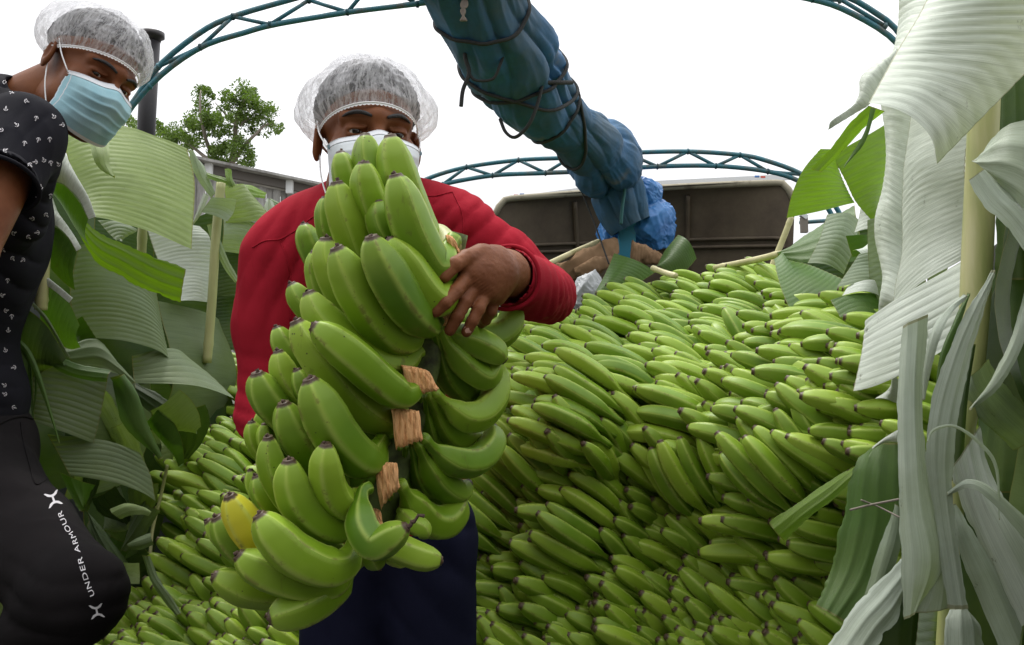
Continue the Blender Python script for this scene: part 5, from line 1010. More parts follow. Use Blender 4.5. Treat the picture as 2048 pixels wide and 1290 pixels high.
def rot(ax, a):
    c, s = math.cos(a), math.sin(a)
    return np.array({'x': [[1, 0, 0], [0, c, -s], [0, s, c]], 'y': [[c, 0, s], [0, 1, 0], [-s, 0, c]], 'z': [[c, -s, 0], [s, c, 0], [0, 0, 1]]}[ax])
def smooth(v, f, it=1, lam=.5):
    e = np.vstack([f[:, [0, 1]], f[:, [1, 2]], f[:, [2, 3]], f[:, [3, 0]]]); e = np.vstack([e, e[:, ::-1]])
    for _ in range(it):
        s = np.zeros_like(v); np.add.at(s, e[:, 0], v[e[:, 1]]); c = np.bincount(e[:, 0], minlength=len(v))[:, None]; v = v + lam * (s / np.maximum(c, 1) - v)
    return v
def vnorm(v, f):
    n = np.cross(v[f[:, 2]] - v[f[:, 0]], v[f[:, 3]] - v[f[:, 1]]); o = np.zeros_like(v)
    for k in range(4): np.add.at(o, f[:, k], n)
    return o / (np.linalg.norm(o, axis=1)[:, None] + 1e-12)
class Head:
    def __init__(s, c, yaw, pitch, roll, sc=1.0):
        s.c = np.array(c); s.R = rot('y', R(roll)) @ rot('z', R(yaw)) @ rot('x', R(pitch)); s.s = sc
    def w(s, p): return s.c + (np.asarray(p, float) * s.s) @ s.R.T
    def prims(s):
        W = s.w; k = s.s; Rm = s.R; E = lambda c, r, Rl=np.eye(3): ell(W(c), np.array(r) * k, Rm @ Rl); Cn = lambda a, b, ra, rb: cone(W(a), W(b), ra * k, rb * k)
        L_ = [(E((0, .012, .048), (.074, .096, .083)), .01, 0), (E((0, -.028, -.030), (.060, .066, .078)), .03, 0), (Cn((-.035, -.02, -.075), (.035, -.02, -.075), .032, .032), .03, 0),
              (Cn((-.012, -.073, -.103), (.012, -.073, -.103), .02, .02), .03, 0), (Cn((-.045, -.058, -.018), (-.028, -.072, -.028), .024, .02), .02, 0), (Cn((.045, -.058, -.018), (.028, -.072, -.028), .024, .02), .02, 0),
              (Cn((-.045, -.068, .030), (0, -.088, .030), .012, .013), .014, 0), (Cn((.045, -.068, .030), (0, -.088, .030), .012, .013), .014, 0),
              (Cn((0, -.085, .024), (0, -.110, -.018), .008, .012), .012, 0), (Cn((-.012, -.100, -.022), (.012, -.100, -.022), .009, .009), .008, 0),
              (E((-.033, -.094, .006), (.019, .016, .013)), .012, 1), (E((.033, -.094, .006), (.019, .016, .013)), .012, 1),
              (Cn((-.018, -.094, -.052), (.018, -.094, -.052), .008, .008), .01, 0), (Cn((-.016, -.092, -.063), (.016, -.092, -.063), .009, .009), .008, 0)]
        for q in (-1, 1):
            L_ += [(E((q * .033, -.0735, .007), (.0155, .0140, .0135)), .006, 0), (E((q * .033, -.086, .0065), (.0125, .010, .0038)), .003, 1),
                   (Cn((q * .020, -.0865, .0135), (q * .046, -.079, .0115), .0026, .002), .004, 0), (Cn((q * .022, -.085, .0005), (q * .044, -.079, .001), .002, .0016), .004, 0)]
            Re = rot('z', q * R(18)) @ rot('x', R(-12))
            L_ += [(E((q * .080, .012, .002), (.008, .019, .033), Re), .008, 0), (E((q * .086, .010, .006), (.006, .011, .020), Re), .004, 1)]
        return L_
    def extras(s, par, gaze=0):
        for q in (-1, 1):
            c = s.w((q * .033, -.0722, .0068)); a = np.linspace(0, np.pi, 14)[:, None]; b = np.linspace(0, 2 * np.pi, 20, endpoint=False)[None]
            d = np.stack(np.broadcast_arrays(np.sin(a) * np.cos(b), -np.cos(a) + 0 * b, np.sin(a) * np.sin(b)), -1).reshape(-1, 3)
            o = mk('eye', c + (d * .0123 * s.s) @ s.R.T, grid_faces(14, 20, True), M['eye_white'], par)
            g = np.array([gaze, -1, -.08]); g /= np.linalg.norm(g); ax = rot('z', math.atan2(g[0], 1.0))
            a2 = np.linspace(0, .52, 6)[:, None]; d2 = np.stack(np.broadcast_arrays(np.sin(a2) * np.cos(b), -np.cos(a2) + 0 * b, np.sin(a2) * np.sin(b)), -1).reshape(-1, 3)
            mk('iris', c + (d2 * .0129 * s.s) @ (s.R @ ax).T, grid_faces(6, 20, True), M['iris'], o)
            t = np.linspace(0, 1, 16); pb = np.stack([q * (.012 + .042 * t), -.1015 + .006 * t + .021 * t ** 2, .0285 + .008 * np.sin(t * 2.4) - .006 * t ** 2], 1)
            v, f = tube_geo(s.w(pb), .0032 * s.s * np.sin(np.pi * np.clip(t * .92 + .08, 0, 1)) ** .5 + .0004, 8, ref=s.R @ np.array([0, -1, 0]), ell=1.0); mk('eyebrow', v, f, M['hair'], par)
def build_head(h, extra, step=.0022, lo=(-.11, -.14, -.15), hi=(.11, .13, .155)):
    cs = np.array([h.w((x, y, z)) for x in (lo[0], hi[0]) for y in (lo[1], hi[1]) for z in (lo[2], hi[2])])
    F_ = Field(cs.min(0), cs.max(0), step)
    for pr, k, sub in h.prims(): F_.add(pr, k, sub)
    for pr, k in extra: F_.add(pr, k)
    v, f = F_.mesh(); return smooth(v, f, 1, .4), f
def mask_geo(h, top=-.003, bot=-.118, wd=.073, nu=60, nv=60, pk=1.0):
    """three-ply pleated mask laid over nose, cheeks and chin"""
    V = []
    for j in range(nv):
        t = j / (nv - 1)
        for i in range(nu):
            u = -1 + 2 * i / (nu - 1); ww = wd * (1 - .04 * math.sin(math.pi * t)); x = ww * math.sin(u * 1.35) / math.sin(1.35) * (1.0 - .05 * abs(u) * t)
            nose = .124 - .006 * t
            puff = np.interp(t, [0, .10, .22, .36, .55, .8, 1], [.108, .127, .140, .138, .128, .120, .105]) 
            puff *= pk; side = .055 - .004 * t
            y = -(side + (puff - side) * math.cos(u * math.pi / 2) ** .62)
            zt = top + .010 * math.exp(-(u / .22) ** 2) - .012 * u * u; zb = bot + .020 * u * u
            z = zt + (zb - zt) * t
            pl = 0
            for c in (.34, .5, .66):
                d = (t - c) / .05; pl += .0035 * (1 / (1 + math.exp(-d * 6))) * math.exp(-max(0, d) * .9) * (1 - .25 * u * u)
            cr = .0012 * float(vnoise(np.array([u * 4, t * 6, 2.0]), 3)) + .0014 * math.sin(u * 17 + t * 7) * (abs(u) ** 3)
            V.append((x, y - pl - cr, z))
    return h.w(np.array(V)), grid_faces(nv, nu), nu, nv
def put_mask(h, par, m_, edge, label, **kw):
    v, f, nu, nv = mask_geo(h, **kw); uv = np.stack([np.tile(np.linspace(0, 1, nu), nv), np.repeat(np.linspace(0, 1, nv), nu)], 1)
    e = mk('face_mask', v, f, m_, par, True, uv); e['label'] = label; G = v.reshape(nv, nu, 3)
    out = h.R @ np.array([0, -1, 0])
    strip = lambda a, b, name='binding': mk(name, np.vstack([a + out * .0009, b + out * .0009]), grid_faces(2, len(a)), edge, e)
    strip(G[0], G[4]); strip(G[-4], G[-1]); strip(G[:, 0], G[:, 2]); strip(G[:, -3], G[:, -1])
    for r_ in (0, 4): mk('stitch_line', *tube_geo(G[r_] + out * .0014, .0006, 4), edge, e)
    for q, i in ((-1, 0), (1, nu - 1)):
        for a, b in ((G[1, i], (q * .082, .004, .034)), (G[-2, i], (q * .077, .004, -.020))):
            b = h.w(b); m = (a + b) / 2 + (h.R @ np.array([q * .004, 0, 0])); mk('ear_loop', *tube_geo(catmull([a, m, b], 14), .0013, 6), M['elastic'], e)
    return e, G, out
# bouffant net
def mat_net():
    m = bpy.data.materials.new('sheer_white_net'); m.use_nodes = True; t = m.node_tree; t.nodes.clear(); l = t.links.new
    out = nd(t, 'ShaderNodeOutputMaterial'); tr = nd(t, 'ShaderNodeBsdfTransparent'); df_ = nd(t, 'ShaderNodeBsdfDiffuse'); tl = nd(t, 'ShaderNodeBsdfTranslucent'); m1 = nd(t, 'ShaderNodeMixShader'); m2 = nd(t, 'ShaderNodeMixShader')
    df_.inputs[0].default_value = (.80, .80, .82, 1); tl.inputs[0].default_value = (.8, .8, .82, 1); m1.inputs[0].default_value = .35
    l(df_.outputs[0], m1.inputs[1]); l(tl.outputs[0], m1.inputs[2])
    uv = nd(t, 'ShaderNodeUVMap').outputs[0]
    wob = tnoise(t, 1.0, 3, .6, vec=uv, stretch=(5, 3, 1)); mp = nd(t, 'ShaderNodeVectorMath', operation='ADD'); sc_ = nd(t, 'ShaderNodeVectorMath', operation='SCALE'); 
    cx = nd(t, 'ShaderNodeCombineXYZ'); l(wob, cx.inputs[0]); l(wob, cx.inputs[1]); l(cx.outputs[0], sc_.inputs[0]); sc_.inputs['Scale'].default_value = .035; l(uv, mp.inputs[0]); l(sc_.outputs[0], mp.inputs[1])
    st = tnoise(t, 1.0, 4, .65, vec=mp.outputs[0], stretch=(42, 2.2, 1)); ridge = math_n(t, 'SUBTRACT', 1.0, math_n(t, 'MULTIPLY', math_n(t, 'ABSOLUTE', math_n(t, 'SUBTRACT', st, .5)), 13)); ridge = math_n(t, 'MAXIMUM', ridge, 0.0)
    st2 = tnoise(t, 1.0, 4, .7, vec=mp.outputs[0], stretch=(26, 3.2, 1)); ridge2 = math_n(t, 'MAXIMUM', math_n(t, 'SUBTRACT', 1.0, math_n(t, 'MULTIPLY', math_n(t, 'ABSOLUTE', math_n(t, 'SUBTRACT', st2, .5)), 18)), 0.0)
    fib = tnoise(t, 420, 4, .8)
    a = math_n(t, 'ADD', .15, math_n(t, 'MULTIPLY', ridge, .30)); a = math_n(t, 'ADD', a, math_n(t, 'MULTIPLY', ridge2, .28)); a = math_n(t, 'ADD', a, math_n(t, 'MULTIPLY', math_n(t, 'SUBTRACT', fib, .5), .3))
    lw = nd(t, 'ShaderNodeLayerWeight'); lw.inputs[0].default_value = .35; a = math_n(t, 'ADD', a, math_n(t, 'MULTIPLY', lw.outputs['Facing'], .30))
    cl_ = nd(t, 'ShaderNodeClamp'); cl_.inputs[1].default_value = .04; cl_.inputs[2].default_value = .92; l(a, cl_.inputs[0])
    l(cl_.outputs[0], m2.inputs[0]); l(tr.outputs[0], m2.inputs[1]); l(m1.outputs[0], m2.inputs[2]); l(m2.outputs[0], out.inputs[0]); return m
M['net'] = mat_net()
def put_net(h, par, front, side, back, label, puff=.028, seed=1, sag=None, nth=150, ns=70):
    """front/side/back: polar angle (deg from the crown) of the elastic edge"""
    c0 = np.array([0, .012, .040]); rad = np.array([.078, .102, .095]) ; V = []; edge = []
    ph = np.linspace(0, 2 * np.pi, nth, endpoint=False)                         # 0 = front (-y)
    for j in range(ns):
        s = j / (ns - 1)                                                         # 0 edge .. 1 crown
        for i, p in enumerate(ph):
            f_ = math.cos(p); te = (side + (front - side) * max(0, f_) ** 1.25 if f_ > 0 else side + (back - side) * (-f_) ** 1.2)
            th = R(te) * (1 - s); d = np.array([math.sin(th) * math.sin(p), -math.sin(th) * math.cos(p), math.cos(th)])
            R0 = 1 / np.linalg.norm(d / rad)
            if d[2] < 0: R0 = R0 * (1 - .10 * (-d[2]))
            sideW = abs(math.sin(p)); backW = max(0, -f_)
            off = .006 + (puff * (.35 + .75 * sideW + .9 * backW)) * (math.sin(np.pi * min(1, s * 1.25 + .0)) ** .7 if s < .8 else math.sin(np.pi * min(1, s * 1.25)) ** .7 if s * 1.25 < 1 else 0) * (1 - .35 * s) + .010 * s
            if s < .10: off = off * (s / .10) + .004 * (1 - s / .10)
            if sag: off += sag(p, s)
            q = np.array([math.sin(p) * 3.2, math.cos(p) * 3.2, s * 5]); fine = np.array([math.sin(p) * 14, math.cos(p) * 14, s * 4])
            off += min(1, s * 6) * (.005 * float(vnoise(q, seed)) - .004 * abs(float(vnoise(fine, seed + 1))) * (1.2 - s) - .0035 * abs(float(vnoise(q * 2.7, seed + 2))))
            V.append(c0 + d * (R0 + off))
    V = np.array(V); W = h.w(V); uv = np.stack([np.tile(ph / (2 * np.pi), ns), np.repeat(np.linspace(0, 1, ns), nth)], 1)
    e = mk('hairnet', W, grid_faces(ns, nth, True), M['net'], par, True, uv); e['label'] = label
    # elastic edge with tiny scallops
    ed = W[:nth]; n2 = 1800; cc = catmull(np.vstack([ed, ed[:1]]), n2); r = .0014 + .0016 * np.abs(np.sin(np.linspace(0, np.pi * 92, n2)))
    T_, N_, B_ = frames(cc, h.R @ np.array([0, 0, 1])); cen = W.mean(0)
    dn = cc - h.w(c0); dn /= np.linalg.norm(dn, axis=1)[:, None]; lowdir = np.cross(T_, dn); sgn = np.sign(np.mean(lowdir @ (h.R @ np.array([0, 0, -1.])))) or 1
    v2 = np.concatenate([cc + dn * .002, cc + dn * .003 + lowdir * sgn * (.0015 + r * 1.1)[:, None]]); mk('scalloped_elastic', v2, grid_faces(2, n2), M['elastic'], e)
    mk('elastic_cord', *tube_geo(cc + dn * .002, .0015, 6, caps=False), M['elastic'], e)
    return e
vn_cache = None
def put_hair(h, par, front=74, side=98, back=128, th_=.014):
    c0 = np.array([0, .012, .046]); rad = np.array([.0745, .0965, .0835]); nth, ns = 90, 40; ph = np.linspace(0, 2 * np.pi, nth, endpoint=False); p = ph[None]; s = np.linspace(0, 1, ns)[:, None]
    f_ = np.cos(p); te = np.where(f_ > 0, side + (front - side) * np.maximum(f_, 0) ** 1.3, side + (back - side) * np.maximum(-f_, 0) ** 1.2); th = np.radians(te) * (1 - s)
    d = np.stack([np.sin(th) * np.sin(p), -np.sin(th) * np.cos(p), np.cos(th) + 0 * p], -1); R0 = 1 / np.linalg.norm(d / rad, axis=-1); off = th_ * np.minimum(1, s * 7) - .002 + .0035 * vnoise(d * 22, 3) * np.minimum(1, s * 6)
    V = c0 + d * (R0 + off)[..., None]; o = mk('hair', h.w(V.reshape(-1, 3)), grid_faces(ns, nth, True), M['hair'], par); return o
def hand_prims(wr, pal, fingers, thumb, kn=.0125):
    """fingers: list of world polylines (knuckle..tip) with radii; returns blended primitives"""
    L_ = [(cone(wr, pal, .026, .030), .02)]
    for (pts, rr) in fingers:
        L_.append((cone(pal * .6 + wr * .4, pts[0], .020, rr[0] * 1.5), .014))
        L_.append((cone(pts[0], pts[0], rr[0] * 1.22, rr[0] * 1.22), .008))
        for i in range(len(pts) - 1): L_.append((cone(pts[i], pts[i + 1], rr[i], rr[i + 1]), .0022))
    pts, rr = thumb
    L_.append((cone(wr * .5 + pal * .5, pts[0], .022, rr[0]), .012))
    for i in range(len(pts) - 1): L_.append((cone(pts[i], pts[i + 1], rr[i], rr[i + 1]), .003))
    return L_
def field_mesh(prims, step, pad=.03, sub=()):
    lo = np.min([p[0][0] for p in prims], 0) - pad; hi = np.max([p[0][1] for p in prims], 0) + pad; F_ = Field(lo, hi, step)
    for pr, k in prims: F_.add(pr, k)
    for pr, k in sub: F_.add(pr, k, True)
    return F_.mesh()
def cat_mesh(parts):
    V, Fc, o = [], [], 0
    for v, f in parts: V.append(v); Fc.append(f + o); o += len(v)
    return np.vstack(V), np.vstack(Fc)
def wrinkle(v, f, fn): n = vnorm(v, f); return v + n * fn(v)[:, None]
def bvh(o):
    m = o.data; L0 = Vector(world_loc(o)); return BVHTree.FromPolygons([x.co + L0 for x in m.vertices], [tuple(p.vertices) for p in m.polygons])
def shoot(tree, px, py, lift=.001):
    d = Vector(P(px, py, 1.0) - CAM).normalized(); h, n, i, ds = tree.ray_cast(Vector(CAM), d)
    if h is None: return None
    if n.dot(d) > 0: n = -n
    return np.array(h) + np.array(n) * lift

# ------------------------------------------------------------ carrier in the red jersey
J = lambda x, y, z: P(x, y, z)
rp1 = lambda px, z: px * z / F
h1 = Head(J(735.9, 293, 1.35), 20, 8, -1, 1.03)
per = empty('person', (.0, 0, 0)); per.location = tuple(np.r_[J(770, 1100, 1.42)[:2], 0.0])
tag(per, 'worker in crimson jersey and hairnet, masked face half behind the bunch he carries', 'person')
neck = (cone(h1.w((0, .035, -.05)), J(735, 440, 1.42), .056, .060), .03)
# left hand (viewer's right) spread over the stalk
wr = J(1012, 545, 1.060); pal = J(962, 552, 1.005); dz = .0
fi = [([J(938, 548, 0.985), J(911, 584, 0.955), J(890, 606, 0.940), J(872, 624, 0.940)], [.0098, .0090, .0082, .0070]),
      ([J(952, 566, 0.990), J(930, 604, 0.968), J(914, 634, 0.960), J(900, 660, 0.960)], [.0098, .0090, .0083, .0072]),
      ([J(972, 582, 0.995), J(957, 618, 0.975), J(945, 642, 0.970), J(933, 664, 0.970)], [.0092, .0084, .0078, .0068]),
      ([J(988, 592, 1.015), J(982, 622, 1.010), J(972, 640, 1.025), J(960, 650, 1.050)], [.0082, .0074, .0068, .006])]
th = ([J(962, 510, 1.005), J(932, 518, 0.980), J(908, 530, 0.960), J(889, 553, 0.952)], [.0135, .0115, .0095, .0078])
hand1 = hand_prims(wr, pal, fi, th)
hand1 += [(cone(J(990, 520, 1.03), J(945, 535, .995), .019, .012), .014), (cone(J(1060, 585, 1.20), wr, .034, .027), .02), (ell(J(975, 552, 1.015), (.036, .02, .028)), .02)]
cz = lambda p, o: p - FW * o
hand1 += [(cone(cz(wr * .75 + pal * .25, .020), cz(f_[0][0], .006), .0035, .0040), .010) for f_ in fi]
hv, hf = field_mesh(hand1, .0016, .012); hv = smooth(hv, hf, 1, .5)
kn_ = [J(938, 548, .975), J(952, 566, .972), J(972, 582, .98), fi[0][0][1], fi[1][0][1], fi[2][0][1], fi[1][0][2], fi[2][0][2], fi[0][0][2]]
def hw(v):
    s = np.zeros(len(v))
    for k in kn_:
        d = np.linalg.norm(v - k, axis=1); s += -.0008 * np.exp(-(d / .010) ** 2) * np.abs(np.sin(v @ np.array([500, 0, -700])))
    return s + .0003 * vnoise(v * 260, 4)
hv = wrinkle(hv, hf, hw)
# right hand (hidden) under the lower hands
wr2 = J(640, 1000, 1.15); pal2 = J(690, 1040, 1.12)
f2 = [([J(720 - 6 * k, 1035 + 20 * k, 1.10), J(745 - 6 * k, 1050 + 18 * k, 1.06), J(755 - 6 * k, 1065 + 16 * k, 1.03), J(752 - 6 * k, 1078 + 14 * k, 1.0)], [.009, .0085, .008, .007]) for k in range(4)]
hand2 = hand_prims(wr2, pal2, f2, ([J(690, 1010, 1.10), J(715, 990, 1.07), J(735, 980, 1.05)], [.013, .011, .009])) + [(cone(J(560, 880, 1.26), wr2, .036, .027), .02)]
h2v, h2f = field_mesh(hand2, .0035, .012)
body = [neck, (cone(J(610, 490, 1.38), J(870, 470, 1.38), .045, .045), .04), (ell(J(742, 590, 1.42), (.135, .085, .17)), .06), (ell(J(765, 850, 1.44), (.13, .085, .17)), .06), (ell(J(775, 1030, 1.46), (.13, .09, .10)), .05),
        (cone(J(558, 505, 1.36), J(528, 800, 1.34), .042, .034), .03), (cone(J(528, 800, 1.34), J(600, 930, 1.2), .034, .03), .02), (cone(J(945, 470, 1.36), J(1095, 590, 1.33), .042, .035), .03), (cone(J(1095, 590, 1.33), J(1050, 575, 1.18), .035, .030), .02)]
hipL, hipR = J(700, 1090, 1.46), J(860, 1080, 1.46); kneL = np.array([hipL[0] - .02, hipL[1] - .02, .48]); kneR = np.array([hipR[0] + .03, hipR[1] - .05, .48]); anL = np.array([kneL[0], kneL[1] + .06, .09]); anR = np.array([kneR[0] + .01, kneR[1] + .06, .09])
body += [(cone(hipL, kneL, .07, .048), .04), (cone(hipR, kneR, .07, .048), .04), (cone(kneL, anL, .047, .032), .02), (cone(kneR, anR, .047, .032), .02), (cone(anL, anL + [0, -.15, -.045], .035, .03), .02), (cone(anR, anR + [.02, -.15, -.045], .035, .03), .02)]
bv, bf = field_mesh(body, .009, .02)
v1, f1 = build_head(h1, [neck, (cone(J(735, 440, 1.42), J(730, 470, 1.42), .06, .07), .03)], .0022, hi=(.11, .13, .155), lo=(-.11, -.14, -.175))
V_, F__ = cat_mesh([(v1, f1), (hv, hf), (h2v, h2f), (bv, bf)])
bodyo = mk('body', V_, F__, M['skin'], per)
h1.extras(bodyo, .05)
put_hair(h1, bodyo); 
def nail(par, a, b, w_=.0052, up_=None):
    d = b - a; d /= np.linalg.norm(d); n = CAM - b; n = n - d * (n @ d); n /= np.linalg.norm(n); s = np.cross(d, n); c = b - d * .0035 + n * .0052
    a_ = np.linspace(-1, 1, 9); V = []
    for u in a_:
        for q in a_:
            V.append(c + d * u * .0062 + s * q * w_ * (1 - .18 * abs(u) ** 3) + n * (.0019 - .0026 * q * q - .0012 * u * u))
    mk('fingernail', V, grid_faces(9, 9), M['nail'], par)
nail(bodyo, fi[1][0][2], fi[1][0][3]); nail(bodyo, fi[2][0][2], fi[2][0][3]); nail(bodyo, th[0][2], th[0][3], .0055); nail(bodyo, fi[0][0][2], fi[0][0][3], .0045)
# jersey
def foldfn(centers, amp=1.0):
    def fn(v):
        s = .0075 * vnoise(v * 8, 11) - .004 * np.abs(vnoise(v * np.array([14, 14, 6]), 17)) ** .6 + .0012 * vnoise(v * 26, 12)
        for c, d, fr, am, wd in centers:
            q = v - c; w_ = np.exp(-(np.linalg.norm(q, axis=1) / wd) ** 2); ph = (q @ d) * fr + 1.6 * vnoise(v * 7, 13)
            s = s + am * 1.9 * w_ * (np.abs(np.sin(ph * .8)) ** .45 - .6)
        return s * amp
    return lambda v: fn(v) * 1.0
E1 = J(1108, 590, 1.34)
sh1 = [(cone(J(640, 440, 1.38), J(730, 400, 1.41), .055, .058), .035), (cone(J(840, 430, 1.38), J(760, 400, 1.41), .052, .056), .035), (cone(J(600, 480, 1.37), J(890, 455, 1.37), .066, .064), .05),
       (ell(J(742, 590, 1.42), (.155, .105, .19)), .06), (ell(J(755, 820, 1.43), (.160, .11, .20)), .06), (ell(J(770, 990, 1.45), (.150, .11, .12)), .05),
       (cone(J(550, 512, 1.36), J(530, 660, 1.36), .060, .050), .04), (cone(J(530, 660, 1.36), J(532, 830, 1.34), .050, .049), .03), (cone(J(532, 830, 1.34), J(610, 950, 1.19), .047, .038), .025),
       (cone(J(930, 462, 1.36), J(1010, 520, 1.36), .056, .049), .04), (cone(J(1010, 520, 1.36), J(1096, 590, 1.34), .048, .045), .03), (cone(J(1096, 592, 1.34), J(1062, 578, 1.20), .046, .045), .015), (cone(J(1062, 578, 1.18), J(1018, 556, 1.085), .046, .042), .012)]
hole = [(cone(J(738, 330, 1.40), J(738, 408, 1.41), .060, .064), .008), (cone(J(1012, 552, 1.08), J(950, 530, .95), .036, .05), .004)]
sv, sf_ = field_mesh(sh1, .006, .03, hole); sv = smooth(sv, sf_, 2, .5)
nf = lambda *a: np.array(a) / np.linalg.norm(a)
sv = wrinkle(sv, sf_, foldfn([(J(1085, 570, 1.28), nf(.75, .2, .55), 210, .0034, .085), (J(1110, 590, 1.2), nf(.9, .2, .1), 230, .0036, .07), (J(930, 490, 1.30), nf(.6, .2, -.75), 130, .005, .09), (J(880, 440, 1.3), nf(.75, .1, -.4), 140, .0035, .07), (J(575, 560, 1.30), nf(-.8, .1, .45), 110, .0045, .08), (J(640, 520, 1.3), nf(-.9, .1, .35), 120, .004, .07), (J(510, 820, 1.28), nf(.2, 0, 1), 130, .003, .08), (J(620, 420, 1.3), nf(.9, 0, -.3), 150, .0022, .05), (J(520, 600, 1.28), nf(.9, 0, .2), 70, .003, .1)]))
jersey = mk('jersey', sv, sf_, M['shirt_red'], per)
jt = bvh(jersey)
def on_surface(name, pts, r, m_, par, tree, lift=.0006, n=60, seg=6):
    q = catmull(np.array([(x, y, 0) for x, y in pts], float), n); out = [shoot(tree, a, b, lift) for a, b, _ in q]; out = np.array([o for o in out if o is not None])
    if len(out) > 3: return mk(name, *tube_geo(out, r, seg), m_, par)
on_surface('seam', [(505, 495), (530, 482), (560, 478), (590, 462), (618, 440), (640, 425)], .0012, M['shirt_red'], jersey, jt)
on_surface('seam', [(560, 480), (575, 520), (582, 580), (580, 640)], .0011, M['shirt_red'], jersey, jt)
on_surface('seam', [(835, 392), (870, 392), (905, 384)], .0012, M['shirt_red'], jersey, jt)
on_surface('seam', [(905, 384), (925, 430), (925, 480), (915, 520)], .0011, M['shirt_red'], jersey, jt)
nk = [h1.w((0, .035, -.05)) * 0 + J(738 + 58 * math.cos(a), 402 - 16 * math.sin(a) + (0), 1.41 - .058 * math.sin(a) * -1) for a in np.linspace(0, 2 * np.pi, 40)]
ca = []
for a in np.linspace(0, 2 * np.pi, 48):
    base = J(738, 412, 1.41); ca.append(base + RT * .068 * math.cos(a) + FW * .066 * math.sin(a) + UP * (.018 * math.sin(a) + .012 * abs(math.cos(a))))
mk('collar', *tube_geo(ca, .0085, 8, ell=.6, caps=False), M['shirt_red'], jersey)
cw = J(1016, 555, 1.078); cdx = cw - J(1062, 578, 1.20); cdx /= np.linalg.norm(cdx); s1 = np.cross(cdx, [0, 0, 1]); s1 /= np.linalg.norm(s1); s2 = np.cross(s1, cdx)
mk('cuff', *tube_geo([cw + cdx * .006 * math.sin(3 * a) * .5 + .0435 * (s1 * math.cos(a) + s2 * math.sin(a)) for a in np.linspace(0, 2 * np.pi, 60)], .0032, 8, caps=False), M['shirt_red'], jersey)
# trousers
tr1 = [(ell(J(775, 1030, 1.46), (.142, .10, .12)), .05), (cone(hipL, kneL, .088, .066), .04), (cone(hipR, kneR, .088, .066), .04), (cone(kneL, anL, .064, .05), .02), (cone(kneR, anR, .064, .05), .02)]
tv_, tf_ = field_mesh(tr1, .009, .03); tv_ = smooth(tv_, tf_, 2); tv_ = wrinkle(tv_, tf_, foldfn([(J(830, 1150, 1.38), nf(.6, 0, .6), 70, .005, .12), (J(900, 1060, 1.38), nf(.3, 0, .9), 60, .004, .1)]))
mk('trousers', tv_, tf_, M['trousers_navy'], per)
for an, dx in ((anL, 0), (anR, .02)):
    v, f = field_mesh([(cone(an + [0, .03, -.04], an + [dx, -.17, -.05], .042, .038), .02)], .008, .02); v[:, 2] = np.maximum(v[:, 2], 0.004); mk('shoe', v, f, M['rope'], per)
wm = put_mask(h1, per, M['mask_white'], M['mask_edge'], 'white pleated mask with small grey print')
def glyph(h, G, nu, nv, x0, y0, segs, m_, par, w_=.0008):
    out = h.R @ np.array([0, -1, 0]); gs = []
    for a, b in segs:
        p = []
        for (x, y) in (a, b):
            i = (x0 + x) * (nu - 1); j = (y0 + y) * (nv - 1); i0, j0 = int(i), int(j); fx, fy = i - i0, j - j0
            p.append((G[j0, i0] * (1 - fx) + G[j0, i0 + 1] * fx) * (1 - fy) + (G[j0 + 1, i0] * (1 - fx) + G[j0 + 1, i0 + 1] * fx) * fy + out * .0012)
        gs.append(tube_geo(p, w_ * .5, 4))
    mk('printed_letters', *join_geo(gs), m_, par)
sq = [((0, 0), (.035, 0)), ((.035, 0), (.035, .07)), ((.035, .07), (0, .07)), ((0, .07), (0, 0))]; gm = [((.05, .07), (.05, 0)), ((.05, 0), (.082, 0))]
glyph(h1, wm[1], 60, 60, .30, .16, sq + gm + [((.10, .07), (.10, 0)), ((.10, 0), (.13, 0)), ((.10, .035), (.12, .035))], M['print_grey'], wm[0])
for ii in (2, 55):
    c = wm[1][4, ii] + wm[2] * .0015; a = np.linspace(0, 2 * np.pi, 16, endpoint=False); ax1 = h1.R @ np.array([1, 0, 0]); ax2 = h1.R @ np.array([0, 0, 1])
    mk('printed_dot', [c + ax1 * .004 * math.cos(q) + ax2 * .004 * math.sin(q) for q in a], [tuple(range(16))], M['print_grey'], wm[0], False)
put_net(h1, per, 84, 108, 125, 'sheer white bouffant hairnet with scalloped elastic edge', .015, 3, sag=lambda p, s: .018 * abs(math.sin(p)) ** 3 * math.sin(np.pi * min(1, s * 2.2)) if s < .46 else 0)

# ------------------------------------------------------------ second worker at the left edge
K2 = 1.2
J = lambda x, y, z: P(x, y, z * K2)
cone_, ell_ = cone, ell
cone = lambda a, b, ra, rb: cone_(a, b, ra * K2, rb * K2)
ell = lambda c, r_, Rm=None: ell_(c, np.array(r_) * K2, Rm)
h2 = Head(P(174, 154, 1.55), 64, 0, 28, .95)
pe2 = empty('person', (0, 0, 0)); pe2.location = tuple(np.r_[J(-40, 1000, 1.25)[:2], 0.0])
tag(pe2, 'worker in black anchor-print shirt, blue mask and hairnet leaning in with knee raised', 'person')
nb = J(40, 235, 1.30); neck2 = (cone(h2.w((0, .040, -.05)), nb, .054, .060), .03)
hipA = J(-70, 945, 1.32); kn2 = J(150, 1188, 1.02); an2 = kn2 + np.array([-.30, .12, -.34])
hipB = hipA + np.array([-.20, .06, .02]); kn3 = hipB + np.array([.02, -.12, -.42]); an3 = kn3 + np.array([0, .1, -.36])
elb = J(-75, 520, 1.02); shd = J(45, 262, 1.15)
